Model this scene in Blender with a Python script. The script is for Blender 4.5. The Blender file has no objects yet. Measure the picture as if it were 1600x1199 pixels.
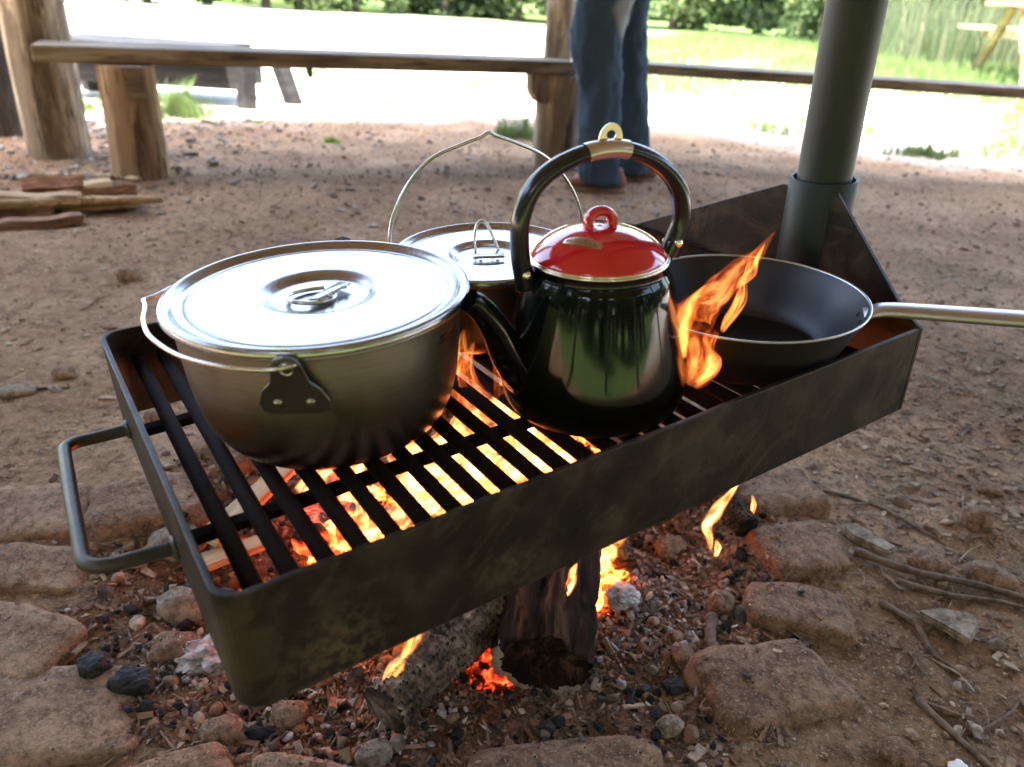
import bpy, bmesh, math, random
import numpy as np
from mathutils import Vector, Matrix, noise
random.seed(7); rng = np.random.default_rng(7)
PI = math.pi; R = math.radians
scn = bpy.context.scene; COL = scn.collection

# ---------------------------------------------------------------- camera
cam_d = bpy.data.cameras.new('camera'); cam = bpy.data.objects.new('camera', cam_d); COL.objects.link(cam)
cam.matrix_world = Matrix(((0.9980371, -0.0626252, 0.0, 0.0), (0.0280337, 0.4467641, -0.8942125, 0.0),
                           (0.0560002, 0.8924573, 0.4476427, 0.70), (0, 0, 0, 1)))
cam_d.sensor_width = 36; cam_d.lens = 26.98; cam_d.clip_start = .02; cam_d.clip_end = 600
cam_d.dof.use_dof = True; cam_d.dof.focus_distance = .80; cam_d.dof.aperture_fstop = 5.2
scn.camera = cam
# ---------------------------------------------------------------- sky and sun
SUN_EL, SUN_AZ = R(68), R(195)          # azimuth measured clockwise from +Y: high, behind and a little left of the camera
w = bpy.data.worlds.new('World'); scn.world = w; w.use_nodes = True
nt = w.node_tree; nt.nodes.clear()
sky = nt.nodes.new('ShaderNodeTexSky'); sky.sky_type = 'NISHITA'; sky.sun_disc = False
sky.sun_elevation = SUN_EL; sky.sun_rotation = SUN_AZ; sky.air_density = 1.3; sky.dust_density = 4.0; sky.ozone_density = 1.0
bg = nt.nodes.new('ShaderNodeBackground'); bg.inputs[1].default_value = .15
wo = nt.nodes.new('ShaderNodeOutputWorld'); nt.links.new(sky.outputs[0], bg.inputs[0]); nt.links.new(bg.outputs[0], wo.inputs[0])
sd = bpy.data.lights.new('sun', 'SUN'); sd.energy = 3.6; sd.angle = R(.5); sd.color = (1, .96, .9)
sun = bpy.data.objects.new('sun', sd); COL.objects.link(sun)
dsun = Vector((math.sin(SUN_AZ) * math.cos(SUN_EL), math.cos(SUN_AZ) * math.cos(SUN_EL), math.sin(SUN_EL)))
sun.rotation_euler = dsun.to_track_quat('Z', 'Y').to_euler(); sun.location = dsun * 50
vs = scn.view_settings; vs.view_transform = 'Standard'; vs.look = 'None'; vs.gamma = 1; vs.use_curve_mapping = False
vs.exposure = 3.6
scn.cycles.use_denoising = True
scn.cycles.max_bounces = 8; scn.cycles.diffuse_bounces = 5; scn.cycles.glossy_bounces = 4; scn.cycles.transparent_max_bounces = 24
scn.cycles.sample_clamp_indirect = 6; scn.cycles.caustics_reflective = False; scn.cycles.caustics_refractive = False

# ---------------------------------------------------------------- numpy noise
def h2(ix, iy, s):
    n = (ix.astype(np.int64) * 374761393 + iy.astype(np.int64) * 668265263 + s * 1442695041) & 0xffffffff
    n = ((n ^ (n >> 13)) * 1274126177) & 0xffffffff
    return ((n ^ (n >> 16)) & 0xffff) / 65535.
def vn(x, y, s=0):
    x = np.asarray(x, float); y = np.asarray(y, float)
    ix = np.floor(x); iy = np.floor(y); fx = x - ix; fy = y - iy
    fx = fx * fx * (3 - 2 * fx); fy = fy * fy * (3 - 2 * fy)
    a = h2(ix, iy, s); b = h2(ix + 1, iy, s); c = h2(ix, iy + 1, s); d = h2(ix + 1, iy + 1, s)
    return (a + (b - a) * fx) * (1 - fy) + (c + (d - c) * fx) * fy - .5
def fbm(x, y, s=0, o=4):
    r = 0; a = 1.
    for i in range(o):
        r = r + a * vn(x * 2 ** i, y * 2 ** i, s + i * 17); a *= .5
    return r
def sst(a, b, x):
    t = np.clip((x - a) / (b - a), 0, 1); return t * t * (3 - 2 * t)
PIT = (-.06, .88)
def gz(x, y):
    x = np.asarray(x, float); y = np.asarray(y, float)
    near = 1 - sst(3.5, 6, np.hypot(x, y - 1))
    z = .030 * fbm(x * .9, y * .9, 3, 3) * (.4 + .6 * near)
    z = z + near * (.012 * fbm(x * 7, y * 7, 11, 4) + .006 * np.abs(fbm(x * 26, y * 26, 23, 3)))
    pit = 1 - sst(.30, .46, np.hypot((x - PIT[0]) / 1.05, y - PIT[1]))
    z = z - .035 * pit + .02 * pit * fbm(x * 9, y * 9, 31, 3)
    z = z + .028 * sst(1.6, .6, np.hypot(x - .1, y - .75)) * 0
    z = z + .26 * sst(4.2, 8.5, y) * sst(.8, 3.2, x)
    z = z + .05 * fbm(x * .25, y * .25, 5, 2) * sst(6, 12, np.hypot(x, y))
    return z
def gh(x, y): return float(gz(np.array([x]), np.array([y]))[0])

# ---------------------------------------------------------------- materials
def new_mat(name):
    m = bpy.data.materials.new(name); m.use_nodes = True
    n = m.node_tree; b = n.nodes['Principled BSDF']; return m, n, b
def nd(n, t, **k):
    x = n.nodes.new(t)
    for a, v in k.items():
        if a.startswith('i_'): x.inputs[int(a[2:])].default_value = v
        else: setattr(x, a, v)
    return x
def ramp(n, fac, stops):
    r = n.nodes.new('ShaderNodeValToRGB'); n.links.new(fac, r.inputs[0])
    el = r.color_ramp.elements
    while len(el) < len(stops): el.new(.5)
    for e, (p, c) in zip(el, stops):
        e.position = p; e.color = (c[0], c[1], c[2], 1) if len(c) == 3 else c
    return r.outputs[0]
def coords(n, scale=(1, 1, 1), kind='Object', rot=(0, 0, 0)):
    tc = n.nodes.new('ShaderNodeTexCoord'); mp = n.nodes.new('ShaderNodeMapping')
    mp.inputs['Scale'].default_value = scale; mp.inputs['Rotation'].default_value = rot
    n.links.new(tc.outputs[kind], mp.inputs[0]); return mp.outputs[0]
def tex(n, vec, scale, detail=5, rough=.6, kind='noise', dist=0.):
    if kind == 'noise':
        t = n.nodes.new('ShaderNodeTexNoise'); t.inputs['Detail'].default_value = detail
        t.inputs['Roughness'].default_value = rough; t.inputs['Distortion'].default_value = dist; o = t.outputs[0]
    else:
        t = n.nodes.new('ShaderNodeTexVoronoi'); t.feature = kind; o = t.outputs[0]
    t.inputs['Scale'].default_value = scale; n.links.new(vec, t.inputs['Vector']); return o
def mixc(n, fac, a, b, mode='MIX'):
    m = n.nodes.new('ShaderNodeMix'); m.data_type = 'RGBA'; m.blend_type = mode
    for s, v in ((0, fac), (6, a), (7, b)):
        if hasattr(v, 'links'): n.links.new(v, m.inputs[s])
        else: m.inputs[s].default_value = v if s == 0 else (v[0], v[1], v[2], 1)
    return m.outputs[2]
def mth(n, op, a, b=None, c=None):
    m = n.nodes.new('ShaderNodeMath'); m.operation = op
    for i, v in enumerate((a, b, c)):
        if v is None: continue
        if hasattr(v, 'links'): n.links.new(v, m.inputs[i])
        else: m.inputs[i].default_value = v
    return m.outputs[0]
def bump(n, b, h, st, dist=.01):
    k = n.nodes.new('ShaderNodeBump'); k.inputs['Strength'].default_value = st; k.inputs['Distance'].default_value = dist
    n.links.new(h, k.inputs['Height']); n.links.new(k.outputs[0], b.inputs['Normal'])
def setp(b, **k):
    names = dict(col='Base Color', rough='Roughness', metal='Metallic', coat='Coat Weight', coatr='Coat Roughness', spec='Specular IOR Level', aniso='Anisotropic')
    for a, v in k.items():
        b.inputs[names[a]].default_value = (v[0], v[1], v[2], 1) if a == 'col' else v
def island(n): return n.nodes.new('ShaderNodeNewGeometry').outputs['Random Per Island']

def piece_mat(name, cols, rough=.9, bsc=150, bst=.5, nsc=60):
    m, n, b = new_mat(name)
    k = len(cols); c = ramp(n, island(n), [(i / max(1, k - 1), q) for i, q in enumerate(cols)])
    v = coords(n); t = tex(n, v, nsc, 4)
    c = mixc(n, 1., c, ramp(n, t, [(.38, (.55, .55, .55)), (.62, (1.3, 1.3, 1.3))]), 'MULTIPLY')
    n.links.new(c, b.inputs['Base Color']); setp(b, rough=rough, spec=.25); bump(n, b, tex(n, v, bsc, 3), bst, .002); return m

def ground_mat():
    m, n, b = new_mat('trodden dirt and pale gravel')
    v = coords(n)
    t1 = tex(n, v, 2.3, 6); t2 = tex(n, v, 38, 8, .75); t3 = tex(n, v, 190, 4, .7); vo = tex(n, v, 95, kind='F1')
    dirt = ramp(n, t1, [(.36, (.196, .112, .058)), (.5, (.266, .160, .087)), (.64, (.352, .222, .130))])
    dirt = mixc(n, 1., dirt, ramp(n, t2, [(.36, (.38, .35, .32)), (.48, (.92, .92, .92)), (.58, (1.15, 1.13, 1.1)), (.68, (1.7, 1.65, 1.6))]), 'MULTIPLY')
    dirt = mixc(n, ramp(n, t3, [(.56, (0, 0, 0)), (.66, (.65, .65, .65))]), dirt, (.44, .35, .27))
    dirt = mixc(n, ramp(n, tex(n, v, 120, 5, .75), [(.36, (.6, .6, .6)), (.43, (0, 0, 0))]), dirt, (.055, .036, .026))
    # outside the shelter: pale gravel track, then grass
    sep = n.nodes.new('ShaderNodeSeparateXYZ'); n.links.new(v, sep.inputs[0])
    X, Y = sep.outputs[0], sep.outputs[1]
    wob = mth(n, 'MULTIPLY', mth(n, 'SUBTRACT', tex(n, v, 1.6, 5), .5), 1.6)
    r = mth(n, 'SQRT', mth(n, 'ADD', mth(n, 'POWER', mth(n, 'ABSOLUTE', mth(n, 'SUBTRACT', X, .5)), 2.), mth(n, 'POWER', mth(n, 'ABSOLUTE', mth(n, 'SUBTRACT', Y, .5)), 2.)))
    out = mth(n, 'ADD', mth(n, 'SUBTRACT', r, 4.2), wob)
    outf = ramp(n, out, [(0., (0, 0, 0)), (.8, (1, 1, 1))])
    grav = mixc(n, 1., ramp(n, t2, [(.3, (.40, .36, .31)), (.7, (.62, .58, .52))]), ramp(n, vo, [(0, (1.1, 1.1, 1.1)), (.6, (.8, .8, .8))]), 'MULTIPLY')
    grass = mixc(n, 1., ramp(n, t2, [(.3, (.055, .10, .025)), (.7, (.15, .22, .06))]), ramp(n, t1, [(.3, (.8, .8, .8)), (.7, (1.2, 1.2, 1.2))]), 'MULTIPLY')
    gx = mth(n, 'MULTIPLY', mth(n, 'SUBTRACT', mth(n, 'ADD', X, mth(n, 'MULTIPLY', wob, 1.5)), 1.2), .5)
    gy = mth(n, 'MULTIPLY', mth(n, 'SUBTRACT', mth(n, 'ADD', Y, wob), 6.3), .8)
    gm = mth(n, 'MULTIPLY', ramp(n, gx, [(0, (0, 0, 0)), (1, (1, 1, 1))]), ramp(n, gy, [(0, (0, 0, 0)), (1, (1, 1, 1))]))
    back = ramp(n, mth(n, 'MULTIPLY', mth(n, 'SUBTRACT', -1.7, Y), 1.5), [(0, (0, 0, 0)), (1, (1, 1, 1))])
    pat = ramp(n, mth(n, 'ADD', tex(n, v, .9, 5), mth(n, 'MULTIPLY', Y, 0.)), [(.60, (0, 0, 0)), (.70, (.8, .8, .8))])
    far = ramp(n, mth(n, 'MULTIPLY', mth(n, 'SUBTRACT', Y, 24.), .1), [(0, (0, 0, 0)), (.6, (1, 1, 1))])
    gm = mth(n, 'MAXIMUM', mth(n, 'MAXIMUM', gm, far), mth(n, 'MAXIMUM', back, pat))
    c = mixc(n, outf, dirt, mixc(n, gm, grav, grass))
    c = mixc(n, back, c, grass)
    # scorched, ashy soil in the fire ring, its colours tinted orange for firelight
    px = mth(n, 'SUBTRACT', X, PIT[0]); py = mth(n, 'SUBTRACT', Y, PIT[1])
    pr = mth(n, 'SQRT', mth(n, 'ADD', mth(n, 'MULTIPLY', px, px), mth(n, 'MULTIPLY', py, py)))
    pr = mth(n, 'ADD', pr, mth(n, 'MULTIPLY', mth(n, 'SUBTRACT', t2, .5), .2))
    ash = mixc(n, ramp(n, t3, [(.45, (0, 0, 0)), (.6, (1, 1, 1))]), (.085, .043, .024), (.24, .15, .095))
    c = mixc(n, ramp(n, pr, [(.28, (.85, .85, .85)), (.46, (0, 0, 0))]), c, ash)
    n.links.new(c, b.inputs['Base Color']); setp(b, rough=.95, spec=.15)
    hh = mth(n, 'ADD', mth(n, 'MULTIPLY', t2, 1.), mth(n, 'MULTIPLY', t3, .45))
    hh = mth(n, 'SUBTRACT', hh, mth(n, 'MULTIPLY', vo, .4)); bump(n, b, hh, .9, .008); return m

def steel_mat(name, col, rough, ring=True, soot=None):
    m, n, b = new_mat(name)
    v = coords(n, (1, 1, 60) if ring else (1, 1, 1))
    s = tex(n, v, 9, 5, .7)
    v0 = coords(n); sm = tex(n, v0, 16, 5, .6); sm2 = tex(n, v0, 45, 4, .6)
    rr = mth(n, 'ADD', mth(n, 'MULTIPLY', mth(n, 'SUBTRACT', sm, .5), .35), rough)
    rr = mth(n, 'ADD', rr, mth(n, 'MULTIPLY', mth(n, 'SUBTRACT', s, .5), .15))
    n.links.new(rr, b.inputs['Roughness'])
    c = mixc(n, ramp(n, sm2, [(.35, (0, 0, 0)), (.75, (.35, .35, .35))]), col, tuple(q * .7 for q in col))
    if soot:
        sep = n.nodes.new('ShaderNodeSeparateXYZ'); n.links.new(v0, sep.inputs[0])
        f = mth(n, 'ADD', sep.outputs[2], mth(n, 'MULTIPLY', mth(n, 'SUBTRACT', sm, .5), .03))
        f = ramp(n, mth(n, 'MULTIPLY', f, 1 / soot), [(.05, (.9, .9, .9)), (.35, (.45, .45, .45)), (.8, (0, 0, 0))])
        c = mixc(n, f, c, (.075, .066, .058))
        c = mixc(n, mth(n, 'MULTIPLY', ramp(n, s, [(.4, (0, 0, 0)), (.7, (1, 1, 1))]), .3), c, (.12, .11, .09))
    n.links.new(c, b.inputs['Base Color']); setp(b, metal=1.)
    bump(n, b, s, .12 if ring else .02, .001); return m

def simple(name, col, rough=.5, metal=0., coat=0., bsc=0, bst=.2, vary=.0, nsc=30, spec=None):
    m, n, b = new_mat(name); setp(b, col=col, rough=rough, metal=metal, coat=coat, coatr=.05)
    if spec is not None: setp(b, spec=spec)
    v = coords(n)
    if vary:
        c = mixc(n, tex(n, v, nsc, 5), tuple(q * (1 - vary) for q in col), tuple(min(1, q * (1 + vary)) for q in col))
        n.links.new(c, b.inputs['Base Color'])
    if bsc: bump(n, b, tex(n, v, bsc, 4), bst, .002)
    return m

def wood_mat(name, a, c, axis='z', sc=6, dark=(.05, .035, .025), rough=.8, bst=.5):
    m, n, b = new_mat(name)
    s = {'z': (1, 1, .14), 'x': (.12, 1, 1), 'y': (1, .14, 1)}[axis]
    v = coords(n, s); g = tex(n, v, sc * 8, 6, .65, dist=.6); g2 = tex(n, v, sc * 2, 4)
    col = ramp(n, g, [(.40, tuple(q * .75 for q in a)), (.50, a), (.60, c)])
    col = mixc(n, ramp(n, g2, [(.54, (0, 0, 0)), (.64, (.7, .7, .7))]), col, dark)
    col = mixc(n, ramp(n, tex(n, v, sc * 14, 3), [(.56, (0, 0, 0)), (.64, (.8, .8, .8))]), col, dark)
    n.links.new(col, b.inputs['Base Color']); setp(b, rough=rough, spec=.3 if rough < .9 else .08); bump(n, b, g, bst, .006); return m

def tray_mat():
    m, n, b = new_mat('dark fire-stained sheet steel')
    v = coords(n); v2 = coords(n, (1, 1, 1), rot=(0, R(35), 0)); v3 = n.nodes.new('ShaderNodeMapping')
    v3.inputs['Scale'].default_value = (4, 4, 8); n.links.new(v2, v3.inputs[0]); v3 = v3.outputs[0]
    t = tex(n, v, 14, 6, .65); t2 = tex(n, v, 120, 4, .7); st = tex(n, v3, 2.2, 6, .65, dist=1.2)
    c = ramp(n, t, [(.38, (.004, .003, .002)), (.5, (.0125, .0085, .005)), (.62, (.038, .026, .015))])
    c = mixc(n, ramp(n, st, [(.52, (0, 0, 0)), (.60, (.4, .4, .4))]), c, (.075, .052, .028))
    vor = tex(n, v, 7, kind='F1'); sp = mth(n, 'MULTIPLY', ramp(n, vor, [(.0, (1, 1, 1)), (.34, (0, 0, 0))]), ramp(n, t2, [(.44, (0, 0, 0)), (.56, (1, 1, 1))]))
    c = mixc(n, mth(n, 'MULTIPLY', sp, .6), c, (.15, .11, .06))
    n.links.new(c, b.inputs['Base Color']); setp(b, metal=.0, spec=.32)
    n.links.new(mth(n, 'ADD', mth(n, 'MULTIPLY', t, .5), .25), b.inputs['Roughness'])
    bump(n, b, mth(n, 'ADD', t2, mth(n, 'MULTIPLY', t, 2)), .25, .0015); return m

def flame_mat(name, core, edge, power, strength):
    m, n, b = new_mat(name); n.nodes.remove(b)
    out = [x for x in n.nodes if x.type == 'OUTPUT_MATERIAL'][0]
    lw = n.nodes.new('ShaderNodeLayerWeight'); lw.inputs[0].default_value = .5
    inv = mth(n, 'SUBTRACT', 1., lw.outputs['Facing'])
    a2 = n.nodes.new('ShaderNodeAttribute'); a2.attribute_name = 'streak'; t = tex(n, a2.outputs['Vector'], 1.6, 4, .6, dist=.6)
    f = mth(n, 'MULTIPLY', mth(n, 'POWER', inv, power), ramp(n, t, [(.38, (.03, .03, .03)), (.5, (.5, .5, .5)), (.6, (1.5, 1.5, 1.5))]))
    em = n.nodes.new('ShaderNodeEmission'); n.links.new(mixc(n, f, edge, core), em.inputs[0])
    # fade towards the tip (stored as the mesh's own height)
    at = n.nodes.new('ShaderNodeAttribute'); at.attribute_name = 'along'
    fade = ramp(n, at.outputs['Fac'], [(0., (.15, .15, .15)), (.12, (1, 1, 1)), (.6, (.8, .8, .8)), (1., (.12, .12, .12))])
    n.links.new(mth(n, 'MULTIPLY', mth(n, 'MULTIPLY', f, fade), strength), em.inputs[1])
    tr = n.nodes.new('ShaderNodeBsdfTransparent'); ad = n.nodes.new('ShaderNodeAddShader')
    n.links.new(tr.outputs[0], ad.inputs[0]); n.links.new(em.outputs[0], ad.inputs[1]); n.links.new(ad.outputs[0], out.inputs[0])
    return m

def char_mat(name, glow=0., base=(.012, .011, .011), ashc=(.25, .23, .21), ashamt=.5, gcol=(1., .13, .015), vs_=45):
    m, n, b = new_mat(name); v = coords(n)
    vo = tex(n, coords(n, (.7, .7, 1.7)), vs_, kind='DISTANCE_TO_EDGE'); t = tex(n, v, 18, 5, .65); t2 = tex(n, v, 90, 4, .7)
    ash = mth(n, 'MULTIPLY', ramp(n, t, [(.48, (0, 0, 0)), (.66, (1, 1, 1))]), ramp(n, t2, [(.35, (0, 0, 0)), (.6, (ashamt, ashamt, ashamt))]))
    c = mixc(n, ash, base, ashc); n.links.new(c, b.inputs['Base Color']); setp(b, rough=.75, spec=.4)
    if glow:
        gl = mth(n, 'MULTIPLY', ramp(n, vo, [(0, (1, 1, 1)), (.10, (.12, .12, .12)), (.3, (0, 0, 0))]), ramp(n, t, [(.42, (0, 0, 0)), (.6, (1, 1, 1))]))
        gl = mth(n, 'ADD', gl, mth(n, 'MULTIPLY', ramp(n, t, [(.5, (0, 0, 0)), (.68, (1, 1, 1))]), .35))
        b.inputs['Emission Color'].default_value = (*gcol, 1)
        n.links.new(mth(n, 'MULTIPLY', gl, glow), b.inputs['Emission Strength'])
    bump(n, b, mth(n, 'ADD', ramp(n, vo, [(0, (0, 0, 0)), (.12, (1, 1, 1))]), mth(n, 'MULTIPLY', t2, .4)), .9, .004); return m

def leaf_mat(name, cols):
    m, n, b = new_mat(name); c = ramp(n, island(n), [(i / (len(cols) - 1), q) for i, q in enumerate(cols)])
    n.links.new(c, b.inputs['Base Color']); setp(b, rough=.6, spec=.3)
    out = [x for x in n.nodes if x.type == 'OUTPUT_MATERIAL'][0]
    tl = n.nodes.new('ShaderNodeBsdfTranslucent'); n.links.new(c, tl.inputs[0]); mx = n.nodes.new('ShaderNodeMixShader'); mx.inputs[0].default_value = .35
    n.links.new(b.outputs[0], mx.inputs[1]); n.links.new(tl.outputs[0], mx.inputs[2]); n.links.new(mx.outputs[0], out.inputs[0]); return m

def denim_mat():
    m, n, b = new_mat('faded blue denim'); v = coords(n)
    t = tex(n, v, 5, 5, .6); t2 = tex(n, v, 260, 2)
    c = ramp(n, t, [(.3, (.016, .035, .062)), (.55, (.035, .068, .105)), (.8, (.085, .125, .165))])
    c = mixc(n, .5, c, mixc(n, t2, (.02, .04, .07), (.08, .11, .15)))
    # worn pale patch on the back of the thigh
    sep = n.nodes.new('ShaderNodeSeparateXYZ'); n.links.new(v, sep.inputs[0])
    dx = mth(n, 'ABSOLUTE', mth(n, 'SUBTRACT', sep.outputs[0], .345)); dz = mth(n, 'ABSOLUTE', mth(n, 'SUBTRACT', sep.outputs[2], .70))
    q = mth(n, 'ADD', mth(n, 'MULTIPLY', dx, 16.), mth(n, 'MULTIPLY', dz, 6.5))
    c = mixc(n, ramp(n, q, [(.6, (.75, .75, .75)), (1.0, (0, 0, 0))]), c, (.27, .28, .27))
    n.links.new(c, b.inputs['Base Color']); setp(b, rough=.9, spec=.2); bump(n, b, t2, .3, .001); return m

def enamel_mat():
    m, n, b = new_mat('glossy black enamel'); v = coords(n); t = tex(n, v, 30, 5, .65); t2 = tex(n, v, 9, 4)
    sep = n.nodes.new('ShaderNodeSeparateXYZ'); n.links.new(v, sep.inputs[0])
    f = mth(n, 'ADD', sep.outputs[2], mth(n, 'MULTIPLY', mth(n, 'SUBTRACT', t, .5), .035))
    so = ramp(n, mth(n, 'MULTIPLY', f, 12.), [(.12, (1, 1, 1)), (.42, (0, 0, 0))])       # soot baked on near the foot
    rr = mth(n, 'ADD', mth(n, 'MULTIPLY', so, .42), mth(n, 'ADD', .07, mth(n, 'MULTIPLY', ramp(n, t2, [(.45, (0, 0, 0)), (.6, (1, 1, 1))]), .07)))
    n.links.new(rr, b.inputs['Roughness']); setp(b, col=(.0045, .005, .0042), spec=.27); return m
M = dict(
    ground=ground_mat(), tray=tray_mat(),
    bar=simple('sooty iron bar', (.014, .0085, .0065), .85, 0., bsc=180, bst=.5, vary=.6, nsc=25, spec=.12),
    rod=simple('worn grey steel rod', (.085, .078, .068), .45, .6, bsc=120, bst=.3, vary=.5, nsc=20),
    pole=simple('weathered black steel tube', (.017, .021, .020), .5, .2, bsc=60, bst=.25, vary=.35, nsc=9),
    pot=steel_mat('brushed stainless pot wall', (.62, .58, .49), .34, True, .19),
    lid=steel_mat('satin stainless lid', (.42, .41, .41), .25, False),
    pot2=steel_mat('stainless back pot wall', (.42, .34, .27), .36, True, .24),
    wire=simple('bright steel wire', (.72, .69, .64), .22, 1.), plate=simple('grey steel ear plate', (.17, .16, .14), .38, .9, bsc=90, bst=.15, vary=.3),
    rivet=simple('dull rivet', (.42, .38, .33), .35, 1.),
    enamel=enamel_mat(), red=simple('glossy red enamel', (.56, .012, .014), .13, 0., .7, vary=.22, nsc=14),
    plastic=simple('black plastic handle', (.010, .010, .012), .22, 0., .15), chrome=simple('bright metal edge', (.85, .80, .68), .16, 1.),
    clasp=simple('brushed steel clasp', (.66, .59, .50), .3, 1., vary=.1), badge=simple('pewter badge', (.62, .52, .38), .35, 1., vary=.3, nsc=300),
    badge2=simple('dark badge ground', (.40, .33, .22), .5, 1.),
    pan=simple('blue black pan steel', (.040, .038, .042), .42, .85, bsc=50, bst=.05, vary=.2, nsc=10), panout=simple('burnt pan outside', (.010, .009, .008), .75, .2, bsc=140, bst=.35, vary=.4),
    panh=simple('satin pan handle', (.50, .48, .45), .36, 1., vary=.08),
    stone=None, log=None)

def stone_mat(name, a, c):
    m, n, b = new_mat(name); v = coords(n)
    t = tex(n, v, 11, 6, .65); t2 = tex(n, v, 75, 6, .75); t3 = tex(n, v, 240, 3, .6)
    col = ramp(n, t, [(.4, a), (.6, c)])
    col = mixc(n, 1., col, ramp(n, t2, [(.38, (.5, .48, .45)), (.5, (1, 1, 1)), (.62, (1.4, 1.37, 1.33))]), 'MULTIPLY')
    col = mixc(n, ramp(n, t3, [(.57, (0, 0, 0)), (.65, (.6, .6, .6))]), col, (.34, .28, .21))
    n.links.new(col, b.inputs['Base Color']); setp(b, rough=.9, spec=.2)
    bump(n, b, mth(n, 'ADD', t2, mth(n, 'MULTIPLY', t3, .5)), .7, .006); return m
ST = [stone_mat('dusty sandstone', (.18, .108, .064), (.28, .178, .11)), stone_mat('brown fieldstone', (.155, .088, .05), (.25, .15, .088)),
      stone_mat('grey brown stone', (.19, .145, .10), (.30, .24, .17))]
M['gravel'] = piece_mat('mixed grit', [(.19, .12, .072), (.26, .16, .10), (.20, .135, .09), (.33, .22, .145), (.22, .155, .105), (.45, .36, .26), (.19, .13, .088)], .85)
M['scorched'] = piece_mat('scorched grit with firelight tint', [(.15, .072, .036), (.23, .12, .062), (.09, .048, .028), (.28, .165, .09), (.045, .03, .022), (.36, .26, .17), (.18, .085, .042)], .85)  # orange glow of the fire is mixed into these scorched colours
M['chips'] = piece_mat('wood chips and bark', [(.17, .105, .06), (.24, .15, .09), (.12, .07, .045), (.29, .195, .12), (.16, .105, .07), (.42, .32, .21)], .9)
M['twig'] = piece_mat('dry twigs', [(.17, .12, .075), (.26, .19, .125), (.13, .085, .055), (.38, .30, .21)], .9)
M['greylitter'] = piece_mat('grey litter', [(.32, .27, .22), (.24, .19, .15), (.44, .40, .35), (.18, .14, .105), (.27, .20, .15)], .9)
M['coalbits'] = piece_mat('charcoal bits', [(.012, .012, .013), (.03, .027, .024), (.018, .016, .015), (.12, .10, .085)], .95)
M['ashbits'] = piece_mat('white ash flakes', [(.38, .34, .30), (.26, .215, .18), (.50, .46, .42), (.17, .125, .095)], .95)
M['ember'] = char_mat('glowing ember', 4.5, gcol=(1., .13, .018)); M['emberd'] = char_mat('dull red ember', .8, gcol=(1., .055, .012))
M['char'] = char_mat('charred wood', 0., ashamt=.35)
def charash(dk=1., nm='ash-crusted charred wood'):
    m, n, b = new_mat(nm); v = coords(n); ge = n.nodes.new('ShaderNodeNewGeometry')
    t = tex(n, v, 20, 5, .65); t2 = tex(n, v, 110, 5, .7)
    c = ramp(n, t, [(.40, (.06 * dk, .038 * dk, .024 * dk)), (.5, (.17 * dk, .11 * dk, .068 * dk)), (.6, (.31 * dk, .22 * dk, .145 * dk))]); c = mixc(n, 1., c, ramp(n, t2, [(.38, (.5, .5, .5)), (.62, (1.35, 1.35, 1.35))]), 'MULTIPLY')
    c = mixc(n, ramp(n, ge.outputs['Pointiness'], [(.44, (1, 1, 1)), (.49, (0, 0, 0))]), c, (.006, .005, .004))
    n.links.new(c, b.inputs['Base Color']); setp(b, rough=.9, spec=.2); bump(n, b, t2, .6, .003); return m
M['charash'] = charash(); M['char'] = charash(.22, 'black charred wood')
M['charcoal'] = simple('shiny charcoal', (.013, .012, .011), .8, 0., .0, bsc=70, bst=.9, vary=.5)
M['flame'] = flame_mat('orange flame', (1., .30, .065), (1., .11, .012), 1.9, .115)
M['flamehot'] = flame_mat('yellow hot flame', (1., .52, .15), (1., .20, .025), 1.9, .42)
M['flamelow'] = flame_mat('deep orange flame', (1., .40, .07), (1., .13, .012), 2.3, .12)
M['wpost'] = wood_mat('weathered peeled log', (.28, .205, .13), (.56, .43, .28), 'z', 2.2, (.045, .030, .020))
M['wleg'] = wood_mat('warm brown log', (.36, .225, .12), (.58, .41, .25), 'z', 2.2, (.06, .036, .02))
M['wplank'] = wood_mat('grey brown bench plank', (.19, .135, .085), (.33, .25, .165), 'x', 2.5)
M['wdark'] = wood_mat('dark grey timber', (.012, .012, .013), (.030, .028, .027), 'x', 2.5, (.02, .02, .02))
M['wpale'] = wood_mat('pale new timber', (.48, .36, .20), (.62, .48, .29), 'x', 3, (.36, .25, .13))
M['wroof'] = wood_mat('brown roof boards', (.20, .135, .085), (.32, .22, .145), 'x', 2, (.12, .08, .05))
M['wred'] = wood_mat('reddish split firewood', (.24, .115, .058), (.40, .22, .12), 'x', 9, (.06, .03, .02))
M['wgold'] = wood_mat('golden split firewood', (.36, .23, .11), (.54, .38, .20), 'x', 9, (.14, .08, .04))
M['bark'] = wood_mat('bark', (.05, .035, .025), (.12, .09, .065), 'z', 4)
M['denim'] = denim_mat(); M['skin'] = simple('skin', (.45, .26, .18), .5); M['shirt'] = simple('grey green jacket', (.06, .07, .06), .9, bsc=200, bst=.3)
M['shoe'] = simple('brown suede shoe', (.17, .065, .035), .85, bsc=150, bst=.4, vary=.3); M['sole'] = simple('tan shoe sole', (.20, .13, .08), .8); M['hair'] = simple('brown hair', (.04, .022, .012), .6, bsc=200, bst=.6)
M['leaf'] = leaf_mat('bush leaves', [(.05, .085, .03), (.09, .14, .05), (.13, .185, .07), (.07, .11, .04), (.17, .21, .09)])
M['leafd'] = leaf_mat('dark leaves', [(.035, .055, .025), (.065, .095, .04), (.05, .075, .03), (.09, .12, .05)])
M['grass'] = leaf_mat('grass blades', [(.07, .13, .03), (.12, .19, .05), (.17, .22, .08), (.09, .16, .035), (.24, .26, .13)])
M['reed'] = leaf_mat('tall seeding grass', [(.05, .085, .035), (.11, .13, .07), (.07, .11, .04), (.19, .18, .11)])
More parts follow.
